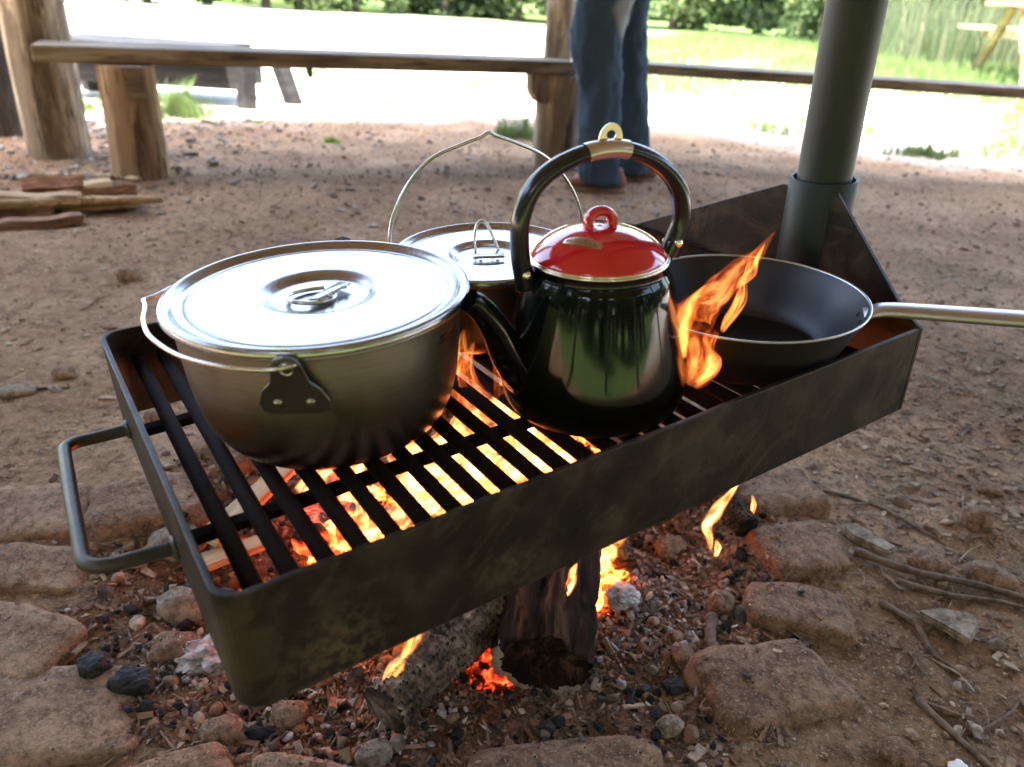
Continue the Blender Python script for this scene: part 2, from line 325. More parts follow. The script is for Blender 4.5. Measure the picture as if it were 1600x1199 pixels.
M['weed'] = leaf_mat('bright weed leaves', [(.14, .30, .03), (.22, .38, .05)])
M['bone'] = simple('white chip', (.70, .66, .60), .8, bsc=200, bst=.4)

# ---------------------------------------------------------------- mesh helpers
def obj(name, me, parent=None, loc=None, rot=None):
    o = bpy.data.objects.new(name, me); COL.objects.link(o)
    if parent: o.parent = parent
    if loc is not None: o.location = loc
    if rot is not None: o.rotation_euler = rot
    return o
def mesh(name, V, F, mat, smooth=False):
    me = bpy.data.meshes.new(name); me.from_pydata([tuple(v) for v in V], [], [tuple(f) for f in F])
    me.materials.append(mat)
    if smooth: me.polygons.foreach_set('use_smooth', [True] * len(me.polygons))
    me.update(); return me
def make(name, VF, mat, parent=None, smooth=False, **k): return obj(name, mesh(name, VF[0], VF[1], mat, smooth), parent, **k)
def fast_mesh(name, V, F, mat, smooth=False):
    """V (n,3) array, F (m,k) array, all faces with k corners"""
    me = bpy.data.meshes.new(name); k = F.shape[1]
    me.vertices.add(len(V)); me.vertices.foreach_set('co', np.ascontiguousarray(V, np.float32).ravel())
    me.loops.add(F.size); me.loops.foreach_set('vertex_index', np.ascontiguousarray(F, np.int32).ravel())
    me.polygons.add(len(F)); me.polygons.foreach_set('loop_start', np.arange(0, F.size, k, dtype=np.int32))
    me.polygons.foreach_set('use_smooth', np.full(len(F), smooth)); me.update(calc_edges=True); me.materials.append(mat); return me
def join(parts):
    V = []; F = []
    for v, f in parts:
        n = len(V); V += list(v); F += [tuple(i + n for i in q) for q in f]
    return V, F
def xf(VF, mat): return [mat @ Vector(v) for v in VF[0]], VF[1]
def thing(name, label, cat, mw=None, group=None):
    o = bpy.data.objects.new(name, None); COL.objects.link(o); o.empty_display_size = .05
    if mw is not None: o.matrix_world = mw
    o['label'] = label; o['category'] = cat
    if group: o['group'] = group
    return o
def tag(o, label, cat, group=None):
    o['label'] = label; o['category'] = cat
    if group: o['group'] = group
    return o
def lathe(prof, n=96, wob=0.):
    V = []; F = []; rings = []
    for r, z in prof:
        if r < 1e-6: rings.append([len(V)]); V.append((0, 0, z))
        else:
            rings.append(list(range(len(V), len(V) + n)))
            for i in range(n):
                a = 2 * PI * i / n; V.append((r * math.cos(a), r * math.sin(a), z))
    for A, B in zip(rings, rings[1:]):
        for i in range(n):
            j = (i + 1) % n
            if len(A) == 1: F.append((A[0], B[i], B[j])[::-1] if False else (A[0], B[i], B[j]))
            elif len(B) == 1: F.append((A[i], A[j], B[0]))
            else: F.append((A[i], A[j], B[j], B[i]))
    return V, F
def smooth_prof(p, k=6):
    P = [Vector((a, b, 0)) for a, b in p]; return [(max(0, q.x), q.y) for q in spline(P, k)]
def spline(P, k=8, closed=False):
    P = [Vector(p) for p in P]; out = []; n = len(P)
    for i in range(n if closed else n - 1):
        if closed: a, b, c, d = P[(i - 1) % n], P[i], P[(i + 1) % n], P[(i + 2) % n]
        else: a, b, c, d = P[max(0, i - 1)], P[i], P[i + 1], P[min(n - 1, i + 2)]
        for j in range(k):
            t = j / k
            out.append(.5 * ((2 * b) + (c - a) * t + (2 * a - 5 * b + 4 * c - d) * t * t + (3 * b - a - 3 * c + d) * t ** 3))
    if not closed: out.append(P[-1].copy())
    return out
def tube(P, rad, n=12, up=None, closed=False, caps=True):
    """rad: number, list of numbers, or list of (a,b) half-widths (a along side, b along up)"""
    P = [Vector(p) for p in P]; m = len(P); V = []; F = []; up = Vector(up) if up is not None else None
    N = None
    for i, p in enumerate(P):
        t = (P[(i + 1) % m] - P[i - 1]) if closed else (P[min(m - 1, i + 1)] - P[max(0, i - 1)])
        t.normalize()
        if up is not None: u = (up - t * up.dot(t)).normalized()
        else:
            if N is None: N = Vector((0, 0, 1)) if abs(t.z) < .9 else Vector((1, 0, 0))
            u = (N - t * N.dot(t)).normalized(); N = u
        s = t.cross(u)
        r = rad[i] if isinstance(rad, (list, tuple)) and isinstance(rad[0], (list, tuple, float, int)) and len(rad) == m else rad
        a, b = r if isinstance(r, (list, tuple)) else (r, r)
        for j in range(n):
            q = 2 * PI * j / n; V.append(p + s * (a * math.cos(q)) + u * (b * math.sin(q)))
    for i in range(m if closed else m - 1):
        A = i * n; B = ((i + 1) % m) * n
        for j in range(n): k = (j + 1) % n; F.append((A + j, A + k, B + k, B + j))
    if caps and not closed: F.append(tuple(range(n))[::-1]); F.append(tuple(range((m - 1) * n, m * n)))
    return V, F
def box(c, s, bev=0., rot=None):
    bm = bmesh.new(); bmesh.ops.create_cube(bm, size=1)
    for v in bm.verts: v.co = Vector((v.co.x * s[0], v.co.y * s[1], v.co.z * s[2]))
    if bev: bmesh.ops.bevel(bm, geom=bm.edges[:], offset=bev, segments=2, affect='EDGES', profile=.5)
    Mx = Matrix.Translation(Vector(c)) @ (rot.to_4x4() if rot is not None else Matrix())
    V = [Mx @ v.co for v in bm.verts]; F = [tuple(v.index for v in f.verts) for f in bm.faces]; bm.free(); return V, F
def prism(pts, d, axis='y'):
    """closed outline pts (a,b) extruded by +-d/2 along axis"""
    n = len(pts); V = []
    for s in (-.5, .5):
        for a, b in pts:
            V.append({'y': (a, s * d, b), 'x': (s * d, a, b), 'z': (a, b, s * d)}[axis])
    F = [tuple(range(n)), tuple(range(2 * n - 1, n - 1, -1))]
    for i in range(n): j = (i + 1) % n; F.append((j, i, n + i, n + j))
    return V, F
def rough_log(P, r, n=28, seg=26, amp=.06, fr=9., seed=0, endamp=.0):
    P = [Vector(p) for p in P]; Q = [P[0].lerp(P[-1], i / seg) for i in range(seg + 1)] if len(P) == 2 else spline(P, seg // (len(P) - 1))
    rr = [(r[0] + (r[1] - r[0]) * i / (len(Q) - 1)) if isinstance(r, tuple) else r for i in range(len(Q))]
    V, F = tube(Q, rr, n)
    out = []
    for i, v in enumerate(V):
        c = Q[min(i // n, len(Q) - 1)]; d = v - c; L = d.length; a = (i % n) / n * 2 * PI
        g = noise.noise(Vector((math.cos(a) * 2.2 + seed, math.sin(a) * 2.2, (c - Q[0]).length * 1.2))) + .5 * noise.noise(Vector((math.cos(a) * 6 + seed, math.sin(a) * 6, (c - Q[0]).length * fr * .5)))
        out.append(c + d * (1 + amp * g * 1.6))
    return out, F
def rock(s, p=3.2, sub=9, amp=.12, seed=0, fr=1.6, jag=.0):
    bm = bmesh.new(); bmesh.ops.create_cube(bm, size=2); bmesh.ops.subdivide_edges(bm, edges=bm.edges[:], cuts=sub, use_grid_fill=True)
    V = []
    for v in bm.verts:
        c = v.co; L = (abs(c.x) ** p + abs(c.y) ** p + abs(c.z) ** p) ** (1 / p); c = c / L
        q = c * fr + Vector((seed * 3.7, seed * 1.3, seed * 2.1))
        k = 1 + amp * noise.fractal(q, .9, 2.2, 4) + jag * (abs(noise.noise(q * 2.3)) - .2)
        V.append(Vector((c.x * s[0] * k, c.y * s[1] * k, c.z * s[2] * k)))
    F = [tuple(x.index for x in f.verts) for f in bm.faces]; bm.free(); return V, F
def rotz(a): return Matrix.Rotation(a, 4, 'Z')
def T(x, y, z): return Matrix.Translation((x, y, z))

# ---------------------------------------------------------------- the ground, one sheet to the horizon
def axis(lo, hi, a, b, fine, grow):
    c = list(np.arange(a, b + 1e-9, fine)); s = fine; x = b
    while x < hi: s *= grow; x += s; c.append(x)
    s = fine; x = a; pre = []
    while x > lo: s *= grow; x -= s; pre.append(x)
    return np.array(pre[::-1] + c)
gx_ = axis(-300, 300, -1.0, 1.25, .0085, 1.035); gy_ = axis(-300, 400, .38, 2.1, .0085, 1.035)
XX, YY = np.meshgrid(gx_, gy_); V = np.stack([XX.ravel(), YY.ravel(), gz(XX.ravel(), YY.ravel())], 1)
nx, ny = len(gx_), len(gy_); I = (np.arange(ny - 1)[:, None] * nx + np.arange(nx - 1)[None, :]).ravel()
F = np.stack([I, I + 1, I + nx + 1, I + nx], 1)
g = obj('ground', fast_mesh('ground', V, F, M['ground'], True)); g['kind'] = 'structure'

# ---------------------------------------------------------------- shelter: roof on log posts round the fire
CX, CY, PR = .45, .55, 3.55
sh = thing('shelter', 'open log shelter whose peeled posts stand round the fire', 'shelter')
posts = [(-1.925, 3.22, .118, .108, 'broad dark-streaked peeled log post at the left bench end'), (.117, 3.96, .068, .066, 'slim pale round post rising behind the bench end'),
         (-2.42, 3.62, .09, .09, 'dark post half hidden behind the broad log post')]
for k, a in enumerate((40, 0, -42, -84, -126, -165, 165)):
    posts.append((CX + PR * math.cos(R(a)), CY + PR * math.sin(R(a)), .095, .085, None))
for i, (x, y, r0, r1, lb) in enumerate(posts):
    p = make('post', rough_log([(0, 0, -.15), (0, 0, 2.72)], (r0, r1), 26, 40, .07, 9, i * 5.3), M['wpost'] if i != 2 else M['bark'], sh, True, loc=(x, y, gh(x, y)))
    if lb: p['label'] = lb
NR = 10
ring = [(CX + 3.6 * math.cos(2 * PI * i / NR), CY + 3.6 * math.sin(2 * PI * i / NR)) for i in range(NR)]
for i in range(NR):
    a, b_ = ring[i], ring[(i + 1) % NR]
    make('eave_beam', rough_log([(a[0], a[1], 2.72), (b_[0], b_[1], 2.72)], .075, 12, 8, .04, 9, i), M['wroof'], sh, True)
    e0 = (CX + 3.85 * math.cos(2 * PI * i / NR), CY + 3.85 * math.sin(2 * PI * i / NR)); e1 = (CX + 3.85 * math.cos(2 * PI * (i + 1) / NR), CY + 3.85 * math.sin(2 * PI * (i + 1) / NR))
    NB = 10
    for k in range(NB):      # roof boards, course over course
        t0, t1 = k / NB, (k + 1) / NB
        q = lambda e, t, dz: (e[0] + (CX - e[0]) * t, e[1] + (CY - e[1]) * t, 2.76 + 1.5 * t + dz)
        t2 = min(1., t1 + .02); Vb = [q(e0, t0, .034), q(e1, t0, .034), q(e1, t2, .0), q(e0, t2, .0), q(e0, t0, .062), q(e1, t0, .062), q(e1, t2, .028), q(e0, t2, .028)]
        make('roof_board', (Vb, [(0, 1, 2, 3), (7, 6, 5, 4), (0, 4, 5, 1), (1, 5, 6, 2), (2, 6, 7, 3), (3, 7, 4, 0)]), M['wroof'], sh)
    make('rafter', rough_log([(ring[i][0], ring[i][1], 2.74), (CX, CY, 4.16)], .05, 10, 8, .04, 9, i + 40), M['wroof'], sh, True)
make('tie_beam', box((CX, .6, 2.74), (7.2, .14, .12), .01), M['wroof'], sh)

# ---------------------------------------------------------------- benches
def along(a, b):
    a = Vector(a); b = Vector(b); d = (b - a); ang = math.atan2(d.y, d.x); return a, d.length, ang
a0, L0, an = along((-1.736, 2.842, 0), (.215, 3.709, 0))
bn = thing('bench', 'long plank bench on two log legs behind the steel pot', 'bench', T(*a0) @ rotz(an))
V1, F1 = box((L0 / 2, .135, .436), (L0, .27, .056), .006)
V1 = [Vector((v.x, v.y + .006 * math.sin(v.x * 7) + (.012 if v.y < .1 and v.x < .3 else 0), v.z)) for v in V1]
make('plank', (V1, F1), M['wplank'], bn)
i0 = rotz(-an) @ T(-a0.x, -a0.y, 0)
for (x, y, r0, r1, sd_) in ((-1.50, 3.02, .108, .100, 3.), (.135, 3.77, .104, .102, 8.)):
    q = i0 @ Vector((x, y, gh(x, y)))
    make('leg', rough_log([(0, 0, -.10), (0, 0, .405 - q.z)], (r0, r1), 30, 30, .06, 9, sd_), M['wleg'] if x < 0 else M['wpost'], bn, True, loc=q)
q = i0 @ Vector((-1.43, 2.925, .35)); w_ = prism([(-.036, .056), (.036, .056), (.030, -.055), (-.022, -.055)], .05)
make('bracket_block', w_, M['wplank'], bn, loc=q)
q = i0 @ Vector((.04, 3.70, .35)); w_ = prism([(-.055, .056), (.07, .056), (.07, -.07), (-.02, -.06), (-.05, -.01)], .07)
b_ = make('bracket_block', w_, M['wpost'], bn, loc=q); b_['label'] = 'pale wedge block under the plank by the person'
make('hook', prism([(-.013, .0), (.013, 0), (.010, -.035), (-.006, -.035)], .02), M['rod'], bn, loc=(L0 * .445, .03, .408))
a1, L1, an1 = along((.36, 3.88, 0), (3.0, 3.82, 0))
b2 = thing('bench', 'thin plank bench running from the person past the black pole', 'bench', T(*a1) @ rotz(an1))
make('plank', box((L1 / 2, .13, .440), (L1, .26, .045), .005), M['wplank'], b2)
for x in (.12, 2.35): make('leg', rough_log([(x, .13, -.1), (x, .13, .417)], (.085, .08), 24, 18, .06, 9, x), M['wpost'], b2, True)

# low dark timber bench outside the shelter
db = thing('low_table', 'low dark grey timber table outside, behind the left bench', 'table', T(-2.35, 4.95, gh(-2.3, 4.95)))
make('tabletop', box((-.05, .2, .325), (1.1, .62, .035), .004), M['wdark'], db)
make('board', box((-.02, .0, .20), (1.22, .03, .19), .004), M['wdark'], db)
make('board', box((-.02, .40, .20), (1.22, .03, .19), .004), M['wdark'], db)
for (x, y, l) in ((.64, -.03, -.02), (.72, .32, .10), (-.6, -.03, -.02), (-.6, .4, .05)):
    make('leg', tube([(x, y, .30), (x + l, y, -.03)], [(.062, .03)] * 2, 4, up=(0, 1, 0)), M['wdark'], db)

# pale picnic table far right
pt = thing('picnic_table', 'sunlit pale wooden picnic table in the long grass', 'table', T(4.35, 8.0, gh(4.3, 8.0)) @ rotz(R(-6)))
for k in range(4): make('tabletop_plank', box((.9, -.1 + .15 * k, .66), (1.9, .14, .04), .004), M['wpale'], pt)
for k in range(2): make('seat_plank', box((.9, -.55 + .13 * k, .45), (1.9, .12, .04), .004), M['wpale'], pt)
for k in range(2): make('seat_plank', box((.9, .75 + .13 * k, .45), (1.9, .12, .04), .004), M['wpale'], pt)
for x in (.15, 1.65):
    make('leg', tube([(x, .0, .64), (x, -.5, -.02)], [(.03, .05)] * 2, 4, up=(1, 0, 0)), M['wpale'], pt)
    make('leg', tube([(x, .25, .64), (x, .75, -.02)], [(.03, .05)] * 2, 4, up=(1, 0, 0)), M['wpale'], pt)
    make('crossbar', box((x + .05, .13, .41), (.04, 1.45, .09), .004), M['wpale'], pt)

# ---------------------------------------------------------------- person
def loft(levels, n=28, fold=0., seed=0, power=2.3):
    V = []; F = []
    for i, (z, cx, cy, hx, hy) in enumerate(levels):
        for j in range(n):
            a = 2 * PI * j / n; ca, sa = math.cos(a), math.sin(a)
            k = 1 + fold * noise.noise(Vector((ca * 1.6 + seed, sa * 1.6, z * 9))) + fold * .5 * noise.noise(Vector((ca * 4 + seed, sa * 4, z * 28))) + (fold * .9 * (abs(noise.noise(Vector((ca * 1.8 + seed, sa * 1.8, z * 24 + ca * 2.2)))) - .2) * (1.6 if z < .2 or .42 < z < .62 else .5))
            V.append(Vector((cx + hx * k * math.copysign(abs(ca) ** (2 / power), ca), cy + hy * k * math.copysign(abs(sa) ** (2 / power), sa), z)))
    m = len(levels)
    for i in range(m - 1):
        for j in range(n): k = (j + 1) % n; F.append((i * n + j, i * n + k, (i + 1) * n + k, (i + 1) * n + j))
    F.append(tuple(range(n))[::-1]); F.append(tuple(range((m - 1) * n, m * n))); return V, F
def resample(keys, step=.02):
    zs = [k[0] for k in keys]; zz = np.arange(zs[0], zs[-1] + 1e-6, step)
    P = spline([Vector((k[1], k[2], 0)) for k in keys], 8); out = []
    for z in zz: out.append((float(z), *[float(np.interp(z, zs, [k[i] for k in keys])) for i in (1, 2, 3, 4)]))
    for _ in range(3):
        out = [out[0]] + [tuple([out[i][0]] + [(out[i - 1][j] + out[i][j] * 2 + out[i + 1][j]) / 4 for j in range(1, 5)]) for i in range(1, len(out) - 1)] + [out[-1]]
    return out
pz = gh(.35, 3.4)
person = thing('person', 'standing person in faded blue jeans and brown suede shoes beside the post', 'person', T(0, 0, pz))
J = {'pel': (.335, 3.44, .95, .13), 'sp': (.345, 3.44, 1.18, .125), 'ch': (.345, 3.44, 1.38, .14), 'nk': (.335, 3.44, 1.53, .055), 'hd': (.325, 3.44, 1.60, .08), 'ht': (.32, 3.44, 1.72, .075),
     'h1': (.30, 3.35, .90, .09), 'k1': (.262, 3.32, .50, .06), 'a1': (.325, 3.32, .09, .04), 't1': (.21, 3.31, .035, .032), 'h2': (.38, 3.53, .90, .09), 'k2': (.42, 3.57, .50, .06), 'a2': (.49, 3.585, .09, .04), 't2': (.38, 3.575, .035, .032),
     's1': (.345, 3.27, 1.42, .06), 'e1': (.33, 3.20, 1.15, .042), 'w1': (.20, 3.22, .98, .03), 'f1': (.12, 3.23, .97, .028), 's2': (.345, 3.61, 1.42, .06), 'e2': (.35, 3.69, 1.15, .042), 'w2': (.24, 3.66, .96, .03), 'f2': (.16, 3.64, .94, .028)}
keys = list(J); ed = [('pel', 'sp'), ('sp', 'ch'), ('ch', 'nk'), ('nk', 'hd'), ('hd', 'ht'), ('pel', 'h1'), ('h1', 'k1'), ('k1', 'a1'), ('a1', 't1'), ('pel', 'h2'), ('h2', 'k2'), ('k2', 'a2'), ('a2', 't2'), ('ch', 's1'), ('s1', 'e1'), ('e1', 'w1'), ('w1', 'f1'), ('ch', 's2'), ('s2', 'e2'), ('e2', 'w2'), ('w2', 'f2')]
me = bpy.data.meshes.new('body'); me.from_pydata([J[k][:3] for k in keys], [(keys.index(a), keys.index(b)) for a, b in ed], []); me.materials.append(M['skin'])
body = obj('body', me, person); sk = body.modifiers.new('skin', 'SKIN')
for i, k in enumerate(keys): me.skin_vertices[0].data[i].radius = (J[k][3] * .82, J[k][3] * .82)
me.skin_vertices[0].data[0].use_root = True; sb = body.modifiers.new('sub', 'SUBSURF'); sb.levels = 2; sb.render_levels = 2; sk.use_smooth_shade = True
jn = resample([(.035, .318, 3.32, .088, .085), (.20, .297, 3.32, .083, .082), (.35, .287, 3.32, .086, .085), (.44, .280, 3.32, .092, .088), (.53, .252, 3.32, .100, .092), (.60, .25, 3.33, .100, .098), (.71, .258, 3.33, .105, .105), (.84, .29, 3.36, .125, .12)])
jf = resample([(.035, .488, 3.58, .076, .08), (.20, .470, 3.58, .076, .08), (.35, .44, 3.58, .078, .083), (.44, .418, 3.58, .082, .086), (.53, .400, 3.575, .086, .09), (.71, .378, 3.56, .092, .10), (.84, .375, 3.53, .11, .12)])
hips = resample([(.78, .335, 3.445, .13, .205), (.9, .335, 3.445, .14, .205), (1.02, .34, 3.445, .13, .18)])
make('jeans', join([loft(jn, 48, .13, 1), loft(jf, 48, .13, 6), loft(hips, 32, .03, 9)]), M['denim'], person, True)
make('jacket', join([loft(resample([(.99, .34, 3.44, .145, .20), (1.2, .345, 3.44, .14, .19), (1.42, .345, 3.44, .12, .2), (1.5, .34, 3.44, .06, .08)]), 28, .05, 2),
     tube(spline([(.345, 3.26, 1.42), (.335, 3.195, 1.15), (.22, 3.215, .99)], 6), .058, 14), tube(spline([(.345, 3.62, 1.42), (.35, 3.695, 1.15), (.26, 3.665, .97)], 6), .058, 14)]), M['shirt'], person, True)
hm = rock((.105, .085, .11), 2.1, 6, .05, 3); make('hair', hm, M['hair'], person, True, loc=(.345, 3.44, 1.70))
for (x, y, s) in ((.30, 3.31, 1.), (.475, 3.575, .95)):
    so = loft([(-.004, x, y, .130 * s, .044), (.012, x, y, .134 * s, .047), (.022, x, y, .133 * s, .046)], 28, 0, 0, 2.6)
    up_ = loft([(.020, x, y, .128 * s, .043), (.045, x + .008, y, .120 * s, .042), (.062, x + .03, y, .095 * s, .038), (.080, x + .055, y, .062 * s, .034), (.10, x + .06, y, .052, .036)], 28, .05, x, 2.4)
    u = make('shoe', up_, M['shoe'], person, True); make('sole', so, M['sole'], u, True)

# ---------------------------------------------------------------- vegetation
def leaves_mesh(name, n, clumps, size, mat, seed):
    r = np.random.default_rng(seed)
    cl = np.array(clumps); pick = r.integers(0, len(cl), n); c = cl[pick]
    d = r.normal(size=(n, 3)); d /= np.linalg.norm(d, axis=1)[:, None]; rad = r.random(n) ** .45
    P = c[:, :3] + d * (rad * c[:, 3])[:, None]; P[:, 2] = np.maximum(P[:, 2], .02)
    a = r.normal(size=(n, 3)); a /= np.linalg.norm(a, axis=1)[:, None]; b = np.cross(a, r.normal(size=(n, 3))); b /= np.linalg.norm(b, axis=1)[:, None]
    s = size * r.uniform(.6, 1.3, n)[:, None]
    V = np.stack([P - a * s, P + b * s * .45, P + a * s, P - b * s * .45], 1).reshape(-1, 3); F = np.arange(n * 4).reshape(-1, 4)
    return fast_mesh(name, V, F, mat)
CR = []
for k in range(4):
    r = random.Random(k); cl = []
    for i in range(46):
        a = r.uniform(0, 2 * PI); q = r.uniform(0, 1.) ** .6; z = r.uniform(0.15, 2.9)
        ww = 1.25 * math.sqrt(max(.1, 1 - ((z - 1.2) / 2.0) ** 2)); cl.append((q * ww * math.cos(a), q * ww * math.sin(a), z, r.uniform(.22, .55)))
    CR.append(leaves_mesh('crown', 9000, cl, .075, M['leaf'] if k % 2 == 0 else M['leafd'], 50 + k))
def trunk_mesh():
    parts = [tube(spline([(0, 0, -.2), (.03, .02, .8), (-.02, 0, 2.2)], 4), [.09 - .007 * i for i in range(9)], 9)]
    for i in range(7):
        a = i * 2.4; z = .4 + .25 * i; parts.append(tube(spline([(0, 0, z), (.4 * math.cos(a), .4 * math.sin(a), z + .35), (.85 * math.cos(a), .85 * math.sin(a), z + .6)], 3), [.04, .035, .03, .025, .02, .015, .01], 6))
    return mesh('trunk', *join(parts), M['bark'], True)
TK = trunk_mesh()
def tree(name, x, y, s, k, label, cat, group=None, sz=None):
    t = thing(name, label, cat, T(x, y, gh(x, y)) @ rotz(k * 1.7 + x) @ Matrix.Diagonal((s, s, sz or s, 1)), group)
    obj('crown', CR[k % 4], t); obj('trunk', TK, t); return t
hedge = [(-13.2, 21.5, 1.35, 1, 'dark leafy bush at the far edge of the yard, above the left log post'), (-11.0, 24, 1.5, 0, 'pale green bush beyond the yard, just right of the left log post'),
         (-8.6, 27, 1.7, 1, 'dark bush beyond the yard above the low dark table'), (-5.9, 28, 1.6, 2, 'bright bush beyond the yard above the hook of the long bench'),
         (-3.2, 30, 1.8, 3, 'dark bush beyond the yard above the middle of the long bench'), (-.6, 30, 1.6, 0, 'bright bush beyond the yard, left of the slim post'),
         (3.4, 21, 1.3, 2, 'sunlit bush beyond the yard, just right of the person'), (6.0, 19, 1.3, 1, 'dark shrub beyond the grass, left of the black pole'),
         (8.6, 21.0, 1.45, 0, 'green bush beyond the grass behind the black pole'), (4.6, 13.2, .62, 2, 'rounded green bush behind the grass, just left of the black pole'), (6.9, 12.6, .70, 3, 'dark rounded bush right behind the tall seeding grass'),
         (10.9, 17.5, 1.4, 3, 'dark bush behind the pale picnic table'), (14.5, 22, 1.8, 2, 'tall bright bush far behind the pale picnic table')]
for i, (x, y, s, k, lb) in enumerate(hedge): tree('bush', x, y, s * 1.12, k, lb, 'bush', 'bushes along the far edge of the yard')
for i in range(14):
    x = -20 + i * 3.1 + random.uniform(-.6, .6); tree('bush', x, 32.5 + random.uniform(-1, 1) - .12 * max(0, x) * 8 * .0, random.uniform(1.7, 2.3), i + 1, 'bush of the second row, closing the gaps behind the front bushes', 'bush', 'second row of bushes beyond the yard')
for i in range(16):
    x = -30 + i * 4.6 + random.uniform(-1, 1); y = 36 + random.uniform(0, 8)
    tree('tree', x, y, random.uniform(2.0, 3.2), i, 'tall tree in the wood beyond the yard, rising behind the bushes', 'tree', 'trees of the wood beyond the yard', random.uniform(2.6, 3.6))
for i in range(18):
    a = R(190 + i * 160 / 17 + random.uniform(-3, 3)); rr = random.uniform(13, 21)
    tree('tree', rr * math.cos(a), rr * math.sin(a), random.uniform(1.8, 2.8), i, 'nearer unseen tree behind the shelter, added to shade the grass', 'tree', 'trees behind the shelter', random.uniform(2.2, 3.4))
for i in range(6):  # nearer trees behind the camera, added to shade the grass there
    a = R(205 + i * 25 + random.uniform(-4, 4)); rr = random.uniform(7.5, 10)
    tree('tree', rr * math.cos(a), rr * math.sin(a), random.uniform(1.3, 2.0), i, 'nearer unseen tree behind the shelter, added to shade the grass', 'tree', 'trees behind the shelter', random.uniform(2.0, 3.0))
for i in range(4):
    a = R(160 + i * 8); tree('tree', 18 * math.cos(a), 18 * math.sin(a), 2.4, i, 'tree at the side of the yard, out beyond the left posts', 'tree', 'trees at the left side')
    a = R(20 - i * 8); tree('tree', 20 * math.cos(a), 20 * math.sin(a), 2.4, i + 1, 'tree at the side of the yard, out beyond the right posts', 'tree', 'trees at the right side')

def blades(name, P, h, w_, mat, seed=0, lean=.35):
    r = np.random.default_rng(seed); n = len(P); a = r.uniform(0, 2 * PI, n); u = np.stack([np.cos(a), np.sin(a), np.zeros(n)], 1)
    b = r.uniform(0, 2 * PI, n); l = (r.random(n) * lean * h)[:, None] * np.stack([np.cos(b), np.sin(b), np.zeros(n)], 1)
    hz = np.stack([np.zeros(n), np.zeros(n), h], 1); ww = w_ * r.uniform(.6, 1.2, n)[:, None]
    V = np.stack([P - u * ww, P + u * ww, P + l * .35 + hz * .55 + u * ww * .7, P + l * .35 + hz * .55 - u * ww * .7, P + l + hz], 1).reshape(-1, 3)
    k = np.arange(n) * 5; F = np.concatenate([np.stack([k, k + 1, k + 2], 1), np.stack([k, k + 2, k + 3], 1), np.stack([k + 3, k + 2, k + 4], 1)])
    return fast_mesh(name, V, F, mat)
def field(n, x0, x1, y0, y1, dens, seed):
    r = np.random.default_rng(seed); x = r.uniform(x0, x1, n); y = r.uniform(y0, y1, n); k = r.random(n) < dens(x, y); x, y = x[k], y[k]
    return np.stack([x, y, gz(x, y) - .005], 1), r
P, r = field(120000, .6, 13, 5.2, 16, lambda x, y: np.clip(sst(6.0, 7.6, y + .6 * vn(x * 1.3, y * 1.3, 4) + .35 * (x - 2)) * (.5 + fbm(x * .9, y * .9, 8, 3)) * 1.6, 0, 1), 5)
o = obj('grass', blades('grass', P, r.uniform(.04, .15, len(P)), .006, M['grass'], 1)); o['kind'] = 'stuff'; o['label'] = 'sunlit short grass on the bank beyond the yard'
P, r = field(60000, 1.2, 8, 4.7, 8, lambda x, y: (fbm(x * 1.1 + 4, y * 1.1, 18, 3) > .26) * .8, 15)
o = obj('grass', blades('grass', P, r.uniform(.02, .09, len(P)), .005, M['grass'], 2)); o['kind'] = 'stuff'; o['label'] = 'patchy grass at the edge of the pale gravel'
P, r = field(60000, -6, .6, 4.4, 9, lambda x, y: (fbm(x * 1.1 + 9, y * 1.1, 28, 3) > .30) * .7, 16)
o = obj('grass', blades('grass', P, r.uniform(.02, .08, len(P)), .005, M['grass'], 3)); o['kind'] = 'stuff'; o['label'] = 'thin grass patches beyond the long bench'
P, r = field(26000, 4.0, 12, 8.6, 13, lambda x, y: np.clip(.6 + 1.3 * fbm(x * .8, y * .8, 77, 2), 0, 1) * sst(8.4, 9.4, y), 6)
o = obj('reeds', blades('reeds', P, r.uniform(.35, .95, len(P)), .008, M['reed'], 4, .3)); o['kind'] = 'stuff'; o['label'] = 'tall seeding grass in front of the far bushes'
def tuft(x, y, s, n, label, mat='grass', h=(.08, .26), seed=0):
    r = np.random.default_rng(seed); a = r.uniform(0, 2 * PI, n); q = s * r.random(n) ** .8; px, py = q * np.cos(a), q * np.sin(a)
    P = np.stack([px, py, gz(px + x, py + y) - gh(x, y) - .005], 1); hh = r.uniform(*h, n) * (1 - .5 * q / s)
    o = obj('grass_tuft' if mat != 'weed' else 'weed', blades('tuft', P, hh, .0022 if mat != 'weed' else .012, M[mat], seed, .55), loc=(x, y, gh(x, y)))
    tag(o, label, 'grass' if mat != 'weed' else 'weed')
tuft(-1.97, 4.45, .22, 1100, 'bushy tuft of long grass behind the left bench leg', seed=1)
tuft(-2.55, 4.5, .10, 400, 'small bright grass tuft between the log post and bench leg', seed=2, h=(.05, .12))
tuft(-.05, 4.48, .15, 700, 'grass tuft growing against the right bench leg', seed=3, h=(.05, .2))
tuft(-.98, 3.98, .04, 40, 'little bright green weed on the bare dirt under the bench', 'weed', (.02, .05), 4)
tuft(-1.48, 4.35, .03, 18, 'tiny green weed near the dark table leg', 'weed', (.015, .03), 5)
tuft(2.35, 4.75, .13, 500, 'grass tuft on the gravel right of the black pole', seed=6, h=(.04, .13))

